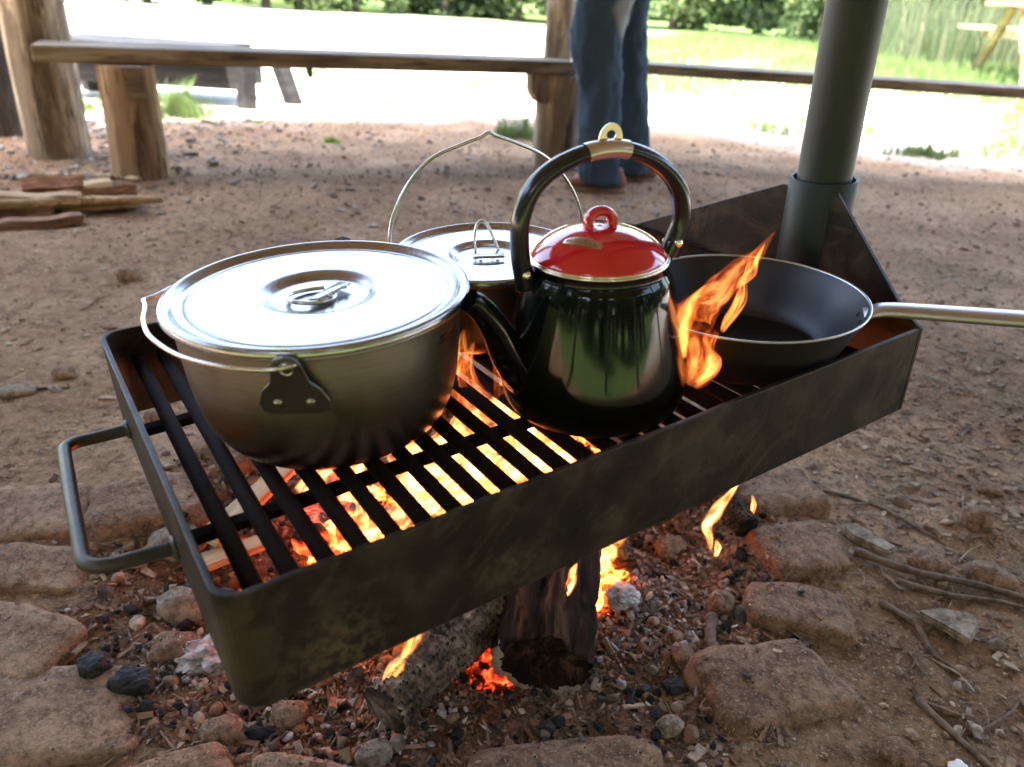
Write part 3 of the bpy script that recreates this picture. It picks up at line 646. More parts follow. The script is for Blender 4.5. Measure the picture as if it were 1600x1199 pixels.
# ---------------------------------------------------------------- fire ring stones
def stone(name, x, y, sx, sy, sz, rz, label, cat='stone', mi=0, p=3.4, amp=.12, seed=None, sink=.35, sub=10, group=None, tilt=(0, 0), fr=1.3):
    sd_ = seed if seed is not None else x * 13 + y * 7
    o = make(name, rock((sx, sy, sz), p, sub, amp, sd_, fr), ST[mi] if isinstance(mi, int) else M[mi], smooth=True,
             loc=(x, y, gh(x, y) + sz * (1 - 2 * sink)), rot=(tilt[0], tilt[1], rz)); tag(o, label, cat, group); return o
RG = 'stones of the fire ring'
for a in [(-.595, .760, .062, .040, .030, .10, 'flat squared stone under the bottom of the tray handle', 0, 5), (-.560, .640, .078, .050, .030, -.25, 'flat dusty stone below the squared one at the left edge', 0, 3.4),
          (-.495, .548, .118, .066, .034, .18, 'largest flat dusty stone in the lower left corner', 0, 3.2), (-.305, .470, .060, .046, .034, .5, 'rounded brown stone at the bottom left of centre', 1, 3),
          (-.165, .478, .072, .040, .030, -.1, 'smooth tan stone under the tray corner at the bottom edge', 0, 2.8), (-.520, .905, .085, .065, .050, .5, 'big buried stone seen through the tray handle', 1, 3),
          (-.665, .870, .075, .060, .030, .2, 'low dusty stone left of the tray handle', 0, 3), (-.43, 1.10, .085, .06, .05, .9, 'stone showing through the grate behind the left tray wall', 1, 3),
          (.432, .905, .066, .052, .040, .35, 'squared brown stone right of the flames under the tray', 1, 4.2), (.398, .785, .070, .044, .030, -.15, 'flat brown stone in the middle of the right side of the ring', 1, 4.4),
          (.325, .665, .090, .058, .034, .35, 'broad dusty stone nearest the twigs on the right of the ring', 1, 2.8), (.085, .520, .100, .052, .036, .15, 'wide flat stone at the bottom edge below the log end', 1, 2.7),
          (.440, 1.045, .070, .060, .045, .2, 'half buried stone against the far end of the tray', 1, 3), (.33, 1.25, .09, .07, .05, .4, 'stone at the back of the ring under the pan', 1, 3),
          (.10, 1.38, .09, .07, .05, 1.4, 'stone at the back of the ring under the kettle', 0, 3), (-.18, 1.34, .09, .07, .05, 2.1, 'stone at the back of the ring under the small pot', 1, 3)]:
    stone('ring_stone', a[0], a[1], a[2], a[3], a[4], a[5], a[6], mi=a[7], p=a[8] + 2.6, group=RG, sub=15, sink=.76, amp=.12, fr=1.1, tilt=(random.uniform(-.08, .08), random.uniform(-.08, .08)))
def slab(name, pts, th, mat, x, y, rz, label, cat, lift=0., group=None):
    V, F = prism(pts, th, 'z'); V = [Vector(v) * (1 + .04 * noise.noise(Vector(v) * 40)) for v in V]
    bm = bmesh.new(); vs_ = [bm.verts.new(v) for v in V]
    for f in F: bm.faces.new([vs_[i] for i in f])
    bmesh.ops.recalc_face_normals(bm, faces=bm.faces[:]); bmesh.ops.bevel(bm, geom=bm.edges[:], offset=th * .25, segments=2, affect='EDGES')
    me = bpy.data.meshes.new(name); bm.to_mesh(me); bm.free(); me.materials.append(mat)
    o = obj(name, me, loc=(x, y, gh(x, y) + th * .5 + lift), rot=(.05, -.04, rz)); tag(o, label, cat, group); return o
slab('flat_stone', [(-.042, .018), (-.005, .026), (.036, .016), (.034, -.004), (.006, -.034), (-.012, -.012)], .012, ST[2], .592, .770, .0, 'pale triangular flat stone among the twigs on the right', 'stone', .006)
slab('flat_stone', [(-.036, .030), (-.010, .034), (.034, -.022), (.012, -.032), (-.028, .002)], .012, ST[2], .548, .935, .0, 'elongated tan stone just right of the ring', 'stone', .006)
for a in [(.62, .895, .028, .020, .016, .3, 'rounded pebble behind the long twig', 0), (.70, .875, .034, .022, .018, -.4, 'tan cobble at the right end of the long twig', 0), (.665, .56, .030, .020, .014, .4, 'brown angular stone in the lower right corner', 1),
          (.44, .575, .022, .017, .012, .1, 'dark square stone below the right side of the ring', 1), (.465, .500, .014, .010, .008, .2, 'small rounded grey pebble at the lower right', 2), (.74, 1.0, .024, .022, .02, 0, 'round tan pebble at the right edge', 0),
          (.30, .80, .020, .018, .016, 1, 'orange lit rounded stone inside the ring on the right', 1), (.255, .935, .024, .018, .015, .4, 'grey pebble lit by the flames under the tray', 2), (.235, .70, .018, .015, .013, 2, 'dusky pebble between log end and ring', 1),
          (-.285, .555, .022, .017, .014, .5, 'smooth red brown pebble by the tray corner', 1), (-.225, .590, .020, .014, .012, .2, 'small smooth pebble below the tray corner', 0), (-.375, .520, .016, .010, .010, .2, 'oval pebble on the large flat stone', 0),
          (-.40, .735, .030, .024, .022, .2, 'angular grey stone under the tray handle', 2), (-.33, .69, .028, .022, .018, .8, 'angular pale stone beside the white ash', 0), (-.45, .84, .036, .026, .020, .6, 'pointed grey stone inside the handle loop', 2),
          (-.375, .66, .030, .020, .02, .3, 'broken reddish stone left of the ash', 1), (-.86, 1.30, .022, .018, .014, 0, 'pale pebble on the dirt left of the tray', 0), (-.90, 1.22, .030, .020, .012, .4, 'grey flat stone on the dirt left of the tray', 2),
          (-.62, 1.16, .020, .016, .012, .2, 'pale pebble just left of the tray wall', 0), (-1.0, 1.86, .03, .024, .02, .2, 'pale round stone on the open dirt left of the pot', 0), (-.12, .545, .018, .014, .012, .7, 'dark pebble at the foot of the cracked log', 2),
          (.20, .60, .016, .012, .01, .3, 'speckled pebble in front of the log end', 2), (.83, 1.12, .022, .018, .012, .3, 'brown pebble far right in the dirt', 1), (.95, 1.10, .045, .022, .016, .3, 'dark stone at the right edge of the dirt', 1)]:
    stone('pebble', a[0], a[1], a[2], a[3], a[4], a[5], a[6], 'pebble', a[7], p=2.5, sub=5, amp=.25, sink=.25, fr=1.0)
stone('white_chip', .50, .560, .012, .009, .004, .5, 'white bone-like chip on the dirt at the lower right', 'chip', 'bone', p=2.2, sub=4, amp=.5, sink=.1)

# ---------------------------------------------------------------- loose scatter (nobody could count it)
def ico(sub, seed, squash=(1, 1, 1), jit=.25):
    bm = bmesh.new(); bmesh.ops.create_icosphere(bm, subdivisions=sub, radius=1); r = random.Random(seed)
    V = np.array([[c * (1 + r.uniform(-jit, jit)) for c in v.co] for v in bm.verts]) * np.array(squash); F = np.array([[v.index for v in f.verts] for f in bm.faces]); bm.free(); return V, F
def chipT(seed):
    r = random.Random(seed); w0, w1 = r.uniform(.25, .5), r.uniform(.1, .45); t = .12
    V = np.array([(-1, -w0, -t), (1, -w1, -t), (1, w1, -t), (-1, w0, -t), (-1, -w0 * .9, t), (1, -w1 * .8, t), (1, w1 * .9, t), (-1, w0, t)]); V[:, 2] += .15 * V[:, 0] ** 2 * r.uniform(-1, 1)
    F = np.array([(0, 3, 2), (0, 2, 1), (4, 5, 6), (4, 6, 7), (0, 1, 5), (0, 5, 4), (1, 2, 6), (1, 6, 5), (2, 3, 7), (2, 7, 6), (3, 0, 4), (3, 4, 7)]); return V, F
def twigT(seed):
    r = random.Random(seed); P = spline([(-1, 0, 0), (-.3, r.uniform(-.1, .1), .03), (.35, r.uniform(-.16, .16), .05), (1, r.uniform(-.1, .1), 0)], 2); V, F = tube(P, [.03 + .02 * (i < 4) for i in range(len(P))], 5, caps=False)
    V = np.array([tuple(v) for v in V]); F2 = []
    for a, b, c, d in F: F2 += [(a, b, c), (a, c, d)]
    return V, np.array(F2)
from mathutils.bvhtree import BVHTree
_V, _F = [], []
for _o in list(COL.objects):
    if _o.type == 'MESH' and _o.name.split('.')[0] in ('ring_stone', 'pebble'):
        k0 = len(_V); mw_ = Matrix.LocRotScale(_o.location, _o.rotation_euler, None); _V += [mw_ @ v.co for v in _o.data.vertices]; _F += [tuple(i + k0 for i in p.vertices) for p in _o.data.polygons]
BV = BVHTree.FromPolygons(_V, _F)
def surf(x, y):
    z = gz(x, y)
    for i in range(len(x)):
        if abs(x[i]) < .9 and y[i] < 1.6:
            h = BV.ray_cast(Vector((x[i], y[i], .3)), Vector((0, 0, -1)))
            if h[0] is not None and h[0].z > z[i]: z[i] = h[0].z
    return z
def scatter(name, label, temps, x, y, s, mat, seed, lift=.2, tilt=.35, zz=None, stretch=None):
    r = np.random.default_rng(seed)
    if zz is None:
        z = surf(x, y); up_ = (z - gz(x, y)) > .003; keep = ~up_ | ((s < .0022) & (r.random(len(x)) < .45)) | (r.random(len(x)) < .03); x, y, z, s = x[keep], y[keep], z[keep], s[keep]
    else: z = zz
    n = len(x); VV = []; FF = []; off = 0; which = r.integers(0, len(temps), n)
    for k, (tv, tf) in enumerate(temps):
        m = which == k; c = m.sum()
        if not c: continue
        a = r.uniform(0, 2 * PI, c); b = r.normal(0, tilt, c); d = r.normal(0, tilt, c)
        ca, sa, cb, sb_, cd, sd_ = np.cos(a), np.sin(a), np.cos(b), np.sin(b), np.cos(d), np.sin(d); o_ = np.zeros(c); e = np.ones(c)
        Rz = np.stack([np.stack([ca, -sa, o_], 1), np.stack([sa, ca, o_], 1), np.stack([o_, o_, e], 1)], 1)
        Rx = np.stack([np.stack([e, o_, o_], 1), np.stack([o_, cb, -sb_], 1), np.stack([o_, sb_, cb], 1)], 1)
        Ry = np.stack([np.stack([cd, o_, sd_], 1), np.stack([o_, e, o_], 1), np.stack([-sd_, o_, cd], 1)], 1)
        Q = Rz @ Rx @ Ry; S = s[m][:, None, None]
        st_ = np.ones((c, 1, 3)) if stretch is None else r.uniform(stretch[0], stretch[1], (c, 1, 3))
        v = np.einsum('nij,nkj->nki', Q, tv[None] * st_ * S) + np.stack([x[m], y[m], z[m] + s[m] * lift], 1)[:, None, :]
        VV.append(v.reshape(-1, 3)); FF.append((tf[None] + (np.arange(c) * len(tv))[:, None, None]).reshape(-1, 3) + off); off += c * len(tv)
    o = obj(name, fast_mesh(name, np.concatenate(VV), np.concatenate(FF), mat)); o['kind'] = 'stuff'; o['label'] = label; return o
def pts(n, x0, x1, y0, y1, seed, dens=None):
    r = np.random.default_rng(seed); x = r.uniform(x0, x1, n); y = y0 + (y1 - y0) * r.random(n) ** 1.35
    if dens is not None: k = r.random(n) < dens(x, y); x, y = x[k], y[k]
    return x, y, r
def octa(seed):
    r = random.Random(seed); V = np.array([(1, 0, 0), (-1, 0, 0), (0, .85, 0), (0, -.85, 0), (0, 0, .6), (0, 0, -.6)]) * np.array([[r.uniform(.7, 1.25)] for _ in range(6)]) + np.array([[r.uniform(-.25, .25) for _ in range(3)] for _ in range(6)])
    return V, np.array([(0, 2, 4), (2, 1, 4), (1, 3, 4), (3, 0, 4), (2, 0, 5), (1, 2, 5), (3, 1, 5), (0, 3, 5)])
OC = [octa(i) for i in range(6)]
G = [ico(1, i, q) for i, q in enumerate([(1, .8, .6), (1, .7, .5), (.9, 1, .7), (1.2, .7, .55)])]; CH = [chipT(i) for i in range(6)]; TW = [twigT(i) for i in range(5)]
ringd = lambda x, y: np.hypot(x - PIT[0], y - PIT[1])
rightd = lambda x, y: sst(.15, .5, x - .25) * (1 - sst(1.3, 2.2, y))
x, y, r = pts(110000, -1.6, 2.0, .38, 3.0, 21, lambda x, y: np.clip(.35 + .9 * fbm(x * 3, y * 3, 41, 4) + .5 * rightd(x, y), 0, 1)); s = .0016 * np.exp(r.normal(0, .55, len(x)))
scatter('grit', 'fine grit over the trodden dirt', OC, x, y, np.clip(s, .0007, .008), M['gravel'], 1)
x, y, r = pts(5200, -1.2, 1.6, .38, 2.4, 22, lambda x, y: np.clip(.10 + .75 * rightd(x, y) + .5 * (fbm(x * 4, y * 4, 42, 2) > .3), 0, 1)); s = .0045 * np.exp(r.normal(0, .42, len(x)))
scatter('gravel', 'small stones loose on the dirt', [ico(2, i + 9, q, .12) for i, q in enumerate([(1, .8, .55), (1, .65, .5), (1.2, .8, .6)])], x, y, np.clip(s, .002, .012), M['gravel'], 2)
x, y, r = pts(17000, -1.2, 1.7, .38, 2.4, 23, lambda x, y: np.clip(.08 + .9 * rightd(x, y) + .4 * (ringd(x, y) < .5), 0, 1)); s = .0042 * np.exp(r.normal(0, .55, len(x)))
scatter('wood_chips', 'bark and wood chips strewn round the fire ring', CH, x, y, np.clip(s, .0015, .016), M['chips'], 3, .3, .3, stretch=(.6, 1.4))
x, y, r = pts(3600, -1.1, 1.7, .38, 2.4, 24, lambda x, y: np.clip(.06 + .85 * rightd(x, y) + .12 * (ringd(x, y) < .5), 0, 1)); s = .016 * np.exp(r.normal(0, .5, len(x)))
scatter('twigs', 'dry twigs and stalks littering the ground', TW, x, y, np.clip(s, .005, .045), M['twig'], 4, .06, .08)
# inside the ring: grit, charcoal and ash
def disc(n, r0, r1, seed):
    r = np.random.default_rng(seed); a = r.uniform(0, 2 * PI, n); q = r0 + (r1 - r0) * np.sqrt(r.random(n)); return PIT[0] + 1.05 * q * np.cos(a), PIT[1] + q * np.sin(a), r
x, y, r = disc(14000, .0, .46, 31); scatter('grit', 'scorched grit with firelight tint inside the fire ring', OC, x, y, np.clip(.0024 * np.exp(r.normal(0, .5, len(x))), .001, .007), M['scorched'], 5)
x, y, r = disc(420, .0, .44, 37); scatter('gravel', 'scorched stones inside the fire ring', [ico(2, 70, (1, .8, .6), .12), ico(2, 71, (1, .7, .6), .12)], x, y, np.clip(.008 * np.exp(r.normal(0, .35, len(x))), .004, .014), M['scorched'], 15)
x, y, r = disc(1700, .0, .45, 32); scatter('charcoal', 'crumbs of charcoal in the fire ring', G, x, y, np.clip(.0045 * np.exp(r.normal(0, .5, len(x))), .0015, .014), M['coalbits'], 6, .4, 1.)
x, y, r = disc(8000, .05, .47, 33); scatter('wood_chips', 'scorched chips inside the fire ring', CH, x, y, np.clip(.0036 * np.exp(r.normal(0, .45, len(x))), .0012, .010), M['scorched'], 7, .5, .5, stretch=(.6, 1.4))
r = np.random.default_rng(34); n = 3000; x = np.concatenate([r.normal(-.335, .035, n // 5), r.normal(.19, .07, n // 5 * 3), r.normal(-.14, .05, n // 5)]); y = np.concatenate([r.normal(.665, .03, n // 5), r.normal(.86, .10, n // 5 * 3), r.normal(.63, .04, n // 5)])
scatter('ash', 'white ash flakes by the embers', CH + G, x, y, np.clip(.0032 * np.exp(r.normal(0, .5, len(x))), .001, .009), M['ashbits'], 8, .6, .7, stretch=(.5, 1.2))
# grey litter and stones at the foot of the left posts
r = np.random.default_rng(35); n = 6500; x = r.uniform(-3.2, 1.2, n); y = r.uniform(2.5, 4.5, n); k = r.random(n) < np.clip(sst(-1.0, -1.9, x) * .9 + .18, 0, 1) * sst(2.3, 2.9, y); x, y = x[k], y[k]
scatter('litter', 'grey stones and litter at the foot of the posts', CH + G, x, y, np.clip(.008 * np.exp(r.normal(0, .55, len(x))), .003, .03), M['greylitter'], 9, .3, .4)
r = np.random.default_rng(36); n = 7000; x = r.uniform(-3, 4, n); y = r.uniform(2.2, 4.8, n); scatter('gravel', 'stones on the dirt towards the gravel edge', G, x, y, np.clip(.0045 * np.exp(r.normal(0, .5, n)), .002, .018), M['gravel'], 10)

# individual twigs on the right
def stick(P, r0, label, mat='twig', name='twig', cat='twig', n=8, lift=.0):
    c = Vector(P[0]); c = (c[0], c[1]); z0 = gh(*c)
    Q = spline([(a - c[0], b - c[1], gh(a, b) - z0 + r0 * .8 + lift) for a, b in P], 6); rr = [r0 * (1 - .45 * i / len(Q)) * (1 + .12 * math.sin(i * 1.7)) for i in range(len(Q))]
    o = make(name, tube(Q, rr, n), M[mat], smooth=True, loc=(c[0], c[1], z0)); tag(o, label, cat); return o
stick([(.515, .905), (.58, .865), (.66, .85), (.735, .832)], .0062, 'thick brown twig lying above the triangular stone', lift=.006)
stick([(.55, .845), (.62, .83), (.69, .825), (.76, .80)], .0042, 'pale split twig just below the thick brown one', lift=.004)
stick([(.515, .81), (.548, .775), (.552, .73), (.575, .70)], .0046, 'bent grey twig left of the triangular stone')
stick([(.50, .655), (.52, .60), (.545, .55), (.57, .515)], .0042, 'thin straight twig slanting down to the bottom edge')
stick([(.49, 1.06), (.53, 1.075), (.59, 1.055), (.64, 1.02)], .0036, 'curved pale twig by the far end of the tray')
stick([(.70, .78), (.76, .75), (.82, .70)], .005, 'short thick twig right of the triangular stone')
stick([(.60, 1.06), (.635, 1.0), (.66, .96)], .004, 'short dark twig beyond the elongated stone')
stick([(.62, .66), (.635, .61), (.63, .565)], .003, 'thin tan twig in the lower right corner')
stick([(.66, .63), (.69, .58), (.705, .55)], .004, 'curled bark strip at the lower right')
stick([(-.415, .655), (-.375, .635), (-.33, .625)], .0022, 'thin straw stalk left of the white ash')
stick([(-.335, .63), (-.28, .585), (-.225, .545)], .0022, 'long straw stalk running to the tray corner')
stick([(-.385, .585), (-.345, .545), (-.315, .52)], .0020, 'thin straw stalk on the large flat stone')
stick([(-.99, 1.22), (-.90, 1.235), (-.82, 1.25)], .004, 'grey twig on the dirt left of the tray')
stick([(.285, .78), (.272, .73), (.275, .69)], .008, 'reddish charred stick inside the ring on the right', 'twig')
stick([(-.395, .80), (-.36, .755), (-.345, .73)], .0022, 'pale curled stalk below the tray handle')

# ---------------------------------------------------------------- firewood pile at the left
def wedge(x0, y0, x1, y1, w_, h_, z, mat, label, tri=False, roll=0.):
    w_ *= .8; h_ *= .7; z *= .8
    L = math.hypot(x1 - x0, y1 - y0); cx_, cy_ = (x0 + x1) / 2, (y0 + y1) / 2; sec = [(-w_, -h_), (w_, -h_), (w_ * .7, h_), (-w_ * .8, h_ * .8)] if not tri else [(-w_, -h_), (w_, -h_), (w_ * .1, h_)]
    V = []; F = []; n = len(sec); S = 8
    for i in range(S + 1):
        t = i / S - .5
        for a, b in sec: V.append(Vector((t * L, a * (1 + .12 * noise.noise(Vector((i * .8, a * 50, 3)))), b * (1 + .15 * noise.noise(Vector((i * .8, b * 60, 9)))) + .004 * math.sin(i * 1.3 + x0))))
    for i in range(S):
        for j in range(n): k = (j + 1) % n; F.append((i * n + j, i * n + k, (i + 1) * n + k, (i + 1) * n + j))
    F += [tuple(range(n))[::-1], tuple(range(S * n, (S + 1) * n))]
    o = make('split_log', (V, F), M[mat], loc=(cx_, cy_, gh(cx_, cy_) + z), rot=(roll, 0, math.atan2(y1 - y0, x1 - x0))); return tag(o, label, 'firewood', 'firewood by the left bench leg')
wedge(-1.60, 2.20, -1.385, 2.36, .030, .020, .02, 'wred', 'short reddish split log at the front of the firewood')
wedge(-1.78, 2.36, -1.43, 2.45, .040, .022, .055, 'wgold', 'golden split board on top at the left of the firewood')
wedge(-1.56, 2.48, -1.33, 2.62, .040, .030, .05, 'wred', 'dark reddish wedge propped on the firewood', True, .5)
wedge(-1.62, 2.42, -1.30, 2.56, .050, .018, .03, 'wgold', 'broad golden slab under the dark wedge')
wedge(-1.80, 2.30, -1.50, 2.40, .035, .022, .022, 'wred', 'brown split log low at the left of the firewood')
wedge(-1.72, 2.62, -1.50, 2.78, .05, .012, .03, 'wpale', 'pale grey slab at the back of the firewood')
wedge(-1.66, 2.52, -1.50, 2.60, .035, .030, .07, 'wred', 'small upright reddish block at the back of the firewood', False, .8)
o = stick([(-1.86, 2.24), (-1.6, 2.34), (-1.4, 2.47), (-1.2, 2.53)], .020, 'long round branch lying across the firewood', 'wgold', 'branch', 'firewood', 12, .03)
o = stick([(-2.1, 2.72), (-1.9, 2.78), (-1.6, 2.92), (-1.45, 2.9)], .014, 'thin grey branch behind the firewood against the bench leg', 'wpost', 'branch', 'firewood', 10)

# ---------------------------------------------------------------- grill tray hanging from the pole (its own tilted frame)
TM = Matrix(((0.8187964, -0.5708110, -0.0612143, -0.1630020), (0.5701982, 0.8210031, -0.0287735, 0.3337727), (0.0666813, -0.0113447, 0.9977098, 0.3768957), (0, 0, 0, 1)))
TW_, TH, TL = .458, .0955, .700
tray = thing('grill_tray', 'black steel grill tray with barred grate hanging over the fire', 'grill', TM)
# one bent strip: right-near corner, near wall, rounded corner, left wall, rounded corner, back wall
def arc(cx_, cy_, r, a0_, a1_, n=7): return [(cx_ + r * math.cos(R(a0_ + (a1_ - a0_) * i / n)), cy_ + r * math.sin(R(a0_ + (a1_ - a0_) * i / n))) for i in range(n + 1)]
def strip(path, th, z0, z1):
    out = []; n = len(path); V = []; F = []
    for i, p in enumerate(path):
        a = Vector(path[max(0, i - 1)]); b = Vector(path[min(n - 1, i + 1)]); t = (b - a).normalized(); nn = Vector((-t.y, t.x)); p = Vector(p)
        wv = .0012 * noise.noise(Vector((p.x * 12, p.y * 12, 0)))
        q = p - nn * th
        V += [(p.x, p.y, z0), (p.x, p.y, z1 + wv), (q.x, q.y, z1 + wv), (q.x, q.y, z0)]
    for i in range(n - 1):
        for j in range(4): k = (j + 1) % 4; F.append((i * 4 + j, (i + 1) * 4 + j, (i + 1) * 4 + k, i * 4 + k))
    F += [(0, 1, 2, 3), (4 * n - 1, 4 * n - 2, 4 * n - 3, 4 * n - 4)]; return V, F
rc = .020
seg_near = [(TL - (TL - rc) * i / 24, 0) for i in range(24)] + arc(rc, rc, rc, 270, 225, 4)
seg_left = arc(rc, rc, rc, 225, 180, 4) + [(0, rc + (TW_ - 2 * rc) * i / 14) for i in range(1, 14)] + arc(rc, TW_ - rc, rc, 180, 135, 4)
seg_back = arc(rc, TW_ - rc, rc, 135, 90, 4) + [(rc + (TL - rc) * i / 20, TW_) for i in range(1, 21)]
wall_l = strip(seg_near[::1] + seg_left[1:] + seg_back[1:], .005, -TH, 0)
ob = make('side_wall', wall_l, M['tray'], tray); bv = ob.modifiers.new('edge', 'BEVEL'); bv.width = .0012; bv.segments = 2; bv.limit_method = 'ANGLE'; bv.angle_limit = R(60)
gp = [(.0, -TH), (TW_, -TH), (TW_, 0), (TW_ - .02, .002), (.195, .108), (.125, .113), (.022, .012), (.0, .0)]
ob = make('gusset_plate', xf(prism(gp, .006, 'x'), T(TL + .0035, 0, 0)), M['tray'], tray); bv = ob.modifiers.new('edge', 'BEVEL'); bv.width = .001; bv.segments = 1
wl = [Vector((TL - .001, .03 + (TW_ - .06) * i / 60, .003 + .0012 * noise.noise(Vector((i * .7, 0, 0))))) for i in range(61)]
make('weld_bead', tube(wl, [.0022 + .0008 * math.sin(i * 1.9) for i in range(61)], 6), M['bar'], tray, True)
cpx, cpy = TL + .0225, .158
ro, ri = .0365, .0330
make('pole_socket', xf(lathe([(ri, .119), (ro - .001, .120), (ro, .119), (ro, -TH + .002), (ri, -TH + .002), (ri, .119)], 48), T(cpx, cpy, 0)), M['pole'], tray, True)
barm = mesh('bar', *tube([(0, .006, 0), (0, .12, -.0004), (0, .26, .0003), (0, .36, -.0002), (0, TW_ - .006, 0)], .0068, 10), M['bar'], True)
for i in range(26): obj('bar', barm, tray, rot=(0, random.uniform(0, 6), random.uniform(-.003, .003)), loc=(.0303 + .0253 * i + random.uniform(-.0008, .0008), 0, -.0362 + random.uniform(-.0004, .0004)))
cbm = mesh('crossbar', *box((TL / 2, 0, 0), (TL - .012, .012, .008), .001), M['bar'])
for yy in (.135, .318): obj('crossbar', cbm, tray, loc=(0, yy, -.0470))
hp = spline([(.0, .372, -.070), (-.022, .371, -.069), (-.044, .369, -.067)], 3) + spline([(-.050, .366, -.066), (-.0565, .359, -.0655), (-.058, .348, -.0655)], 3) + [Vector((-.061, .27, -.066))] + spline([(-.063, .190, -.067), (-.062, .178, -.0675), (-.055, .170, -.068)], 3) + spline([(-.046, .169, -.070), (-.02, .172, -.075), (.0, .175, -.079)], 3)
make('handle', tube(hp, .0060, 14), M['rod'], tray, True)
for q in ((-.001, .372, -.070), (-.001, .175, -.079)): make('weld', xf(rock((.004, .010, .010), 2.2, 3, .15, q[1] * 9), T(*q)), M['rod'], tray, True)
# pole, reaching up to the tie beam of the roof
pl = thing('support_pole', 'black steel pole standing in the socket at the end of the tray', 'pole', TM @ T(cpx, cpy, 0))
make('tube', lathe([(.0, -.09), (.0290, -.09), (.0290, .2), (.0293, .30), (.0290, .5), (.0290, 1.2), (.0290, 2.38), (0, 2.38)], 40), M['pole'], pl, True)
make('end_cap', lathe([(0, 2.36), (.045, 2.36), (.045, 2.39), (0, 2.39)], 24), M['pole'], pl, True)

# ---------------------------------------------------------------- big lidded pot
def lid_profile(r, z, rec=.36, dome=0.):
    f = r / .1235
    return smooth_prof([(0, z - .0065), (r * rec * .62, z - .0065), (r * rec * .86, z - .0062), (r * rec * .98, z - .0034), (r * (rec + .045), z - .0012), (r * (rec + .11), z - .0010), (r * .60, z - .0012), (r * .83, z - .0016), (r * .865, z - .0022), (r * .90, z - .0016), (r * .935, z + .0016), (r * .965, z + .0030), (r * .99, z + .0022), (r, z - .0005), (r * .998, z - .0032), (r * .97, z - .0048)], 5)
def ear_plate(s=1.):
    out = [(-.0225, -.010), (-.0215, -.018), (-.015, -.0215), (.015, -.0215), (.0215, -.018), (.0225, -.010), (.0185, .000), (.0125, .0065), (.0110, .012), (.0100, .020), (.0065, .0255), (0, .0275), (-.0065, .0255), (-.0100, .020), (-.0110, .012), (-.0125, .0065), (-.0185, .000)]
    return [(a * s, b * s) for a, b in out]
def vessel_ear(root, ang, r, z, s=1., tilt=R(15)):
    m_ = rotz(ang) @ T(r, 0, z) @ Matrix.Rotation(R(90), 4, 'Z') @ Matrix.Rotation(tilt, 4, 'X')
    e = make('ear', prism(ear_plate(s), .0022 * s), M['plate'], root); e.matrix_local = m_
    bv = e.modifiers.new('edge', 'BEVEL'); bv.width = .0006; bv.segments = 2
    for dx in (-.0105, .0105):
        rv = make('rivet', lathe(smooth_prof([(0, .0022), (.0018, .0019), (.0030, .0006), (.0032, -.001)], 3), 16), M['rivet'], e, True); rv.matrix_local = T(dx * s, -.0012, -.0105 * s) @ Matrix.Rotation(R(90), 4, 'X') @ Matrix.Scale(s, 4)
    hl = make('eyelet', xf(tube([Vector((.0048 * math.cos(a), 0, .0048 * math.sin(a))) for a in [2 * PI * i / 16 for i in range(16)]], .0012, 8, closed=True), T(0, -.0008, .0175 * s)), M['wire'], e, True)
    return e
pot = thing('cooking_pot', 'large lidded steel cooking pot on the left of the grate', 'pot', TM @ T(.1544, .2114, -.0300))
bp_ = smooth_prof([(0, 0), (.055, 0), (.078, .0012), (.090, .007), (.0995, .018), (.1065, .034), (.1110, .056), (.1135, .082), (.1150, .108), (.1155, .1155)], 5) + [(.1180, .1160), (.1200, .1172), (.1205, .1186), (.1195, .1196), (.1150, .1196)]
make('body', lathe(bp_, 128), M['pot'], pot, True)
ld = make('lid', lathe([(a, b) for a, b in lid_profile(.1235, .1240)], 128), M['lid'], pot, True)
hc = rotz(R(18)); hz = .1185; HS = Matrix.Diagonal((1.22, 1.22, 1, 1))
make('lid_handle', xf(tube(spline([(.013, -.004, hz), (.005, -.0125, hz), (-.008, -.0135, hz + .001), (-.0175, -.006, hz + .002), (-.0185, .004, hz + .002), (-.012, .012, hz + .001), (0, .0135, hz), (.012, .0095, hz)], 5), .0018, 10), T(-.004, -.002, .0015) @ rotz(R(8)) @ HS), M['wire'], ld, True)
pm = T(.008, -.004, hz + .0035) @ rotz(R(32)) @ Matrix.Rotation(R(-8), 4, 'X')
make('handle_clip', xf(box((0, 0, 0), (.042, .0125, .0024), .0009), pm), M['lid'], ld, True)
for dx in (-.010, .010): make('rivet', xf(lathe(smooth_prof([(0, .0020), (.0016, .0016), (.0024, 0)], 3), 14), pm @ T(dx, -.0075, -.001)), M['lid'], ld, True)
a_near = R(-121); vessel_ear(pot, a_near, .1212, .0965, 1.10, R(15)); vessel_ear(pot, a_near + PI, .1210, .1010, 1.05, R(17))
bl = []
ra = .1290; ex, ey = math.cos(a_near), math.sin(a_near); fx, fy = math.cos(a_near - PI / 2), math.sin(a_near - PI / 2)
for i, (t, rr, zz) in enumerate([(-3, .1275, .1185), (2, .1310, .1175), (8, .1310, .1165), (20, .1300, .1160), (38, .1300, .1155), (58, .1320, .1155), (74, .1350, .1145), (82, .1365, .116), (87, .1395, .117), (90, .1430, .1175), (93, .1395, .117), (98, .1365, .1165), (106, .1350, .116), (122, .1335, .116), (142, .132, .116), (160, .1305, .117), (172, .1285, .119), (178, .1255, .120), (184, .121, .120)]):
    a = R(t); bl.append(Vector((rr * (ex * math.cos(a) + fx * math.sin(a)), rr * (ey * math.cos(a) + fy * math.sin(a)), zz)))
hook0 = [Vector((.1135 * ex, .1135 * ey, .1150))]
make('bail', tube(spline([Vector((.1215 * ex + .004, .1215 * ey, .1175))] + bl + [Vector((-.1135 * ex, -.1135 * ey, .121))], 5), .0018, 10), M['wire'], pot, True)

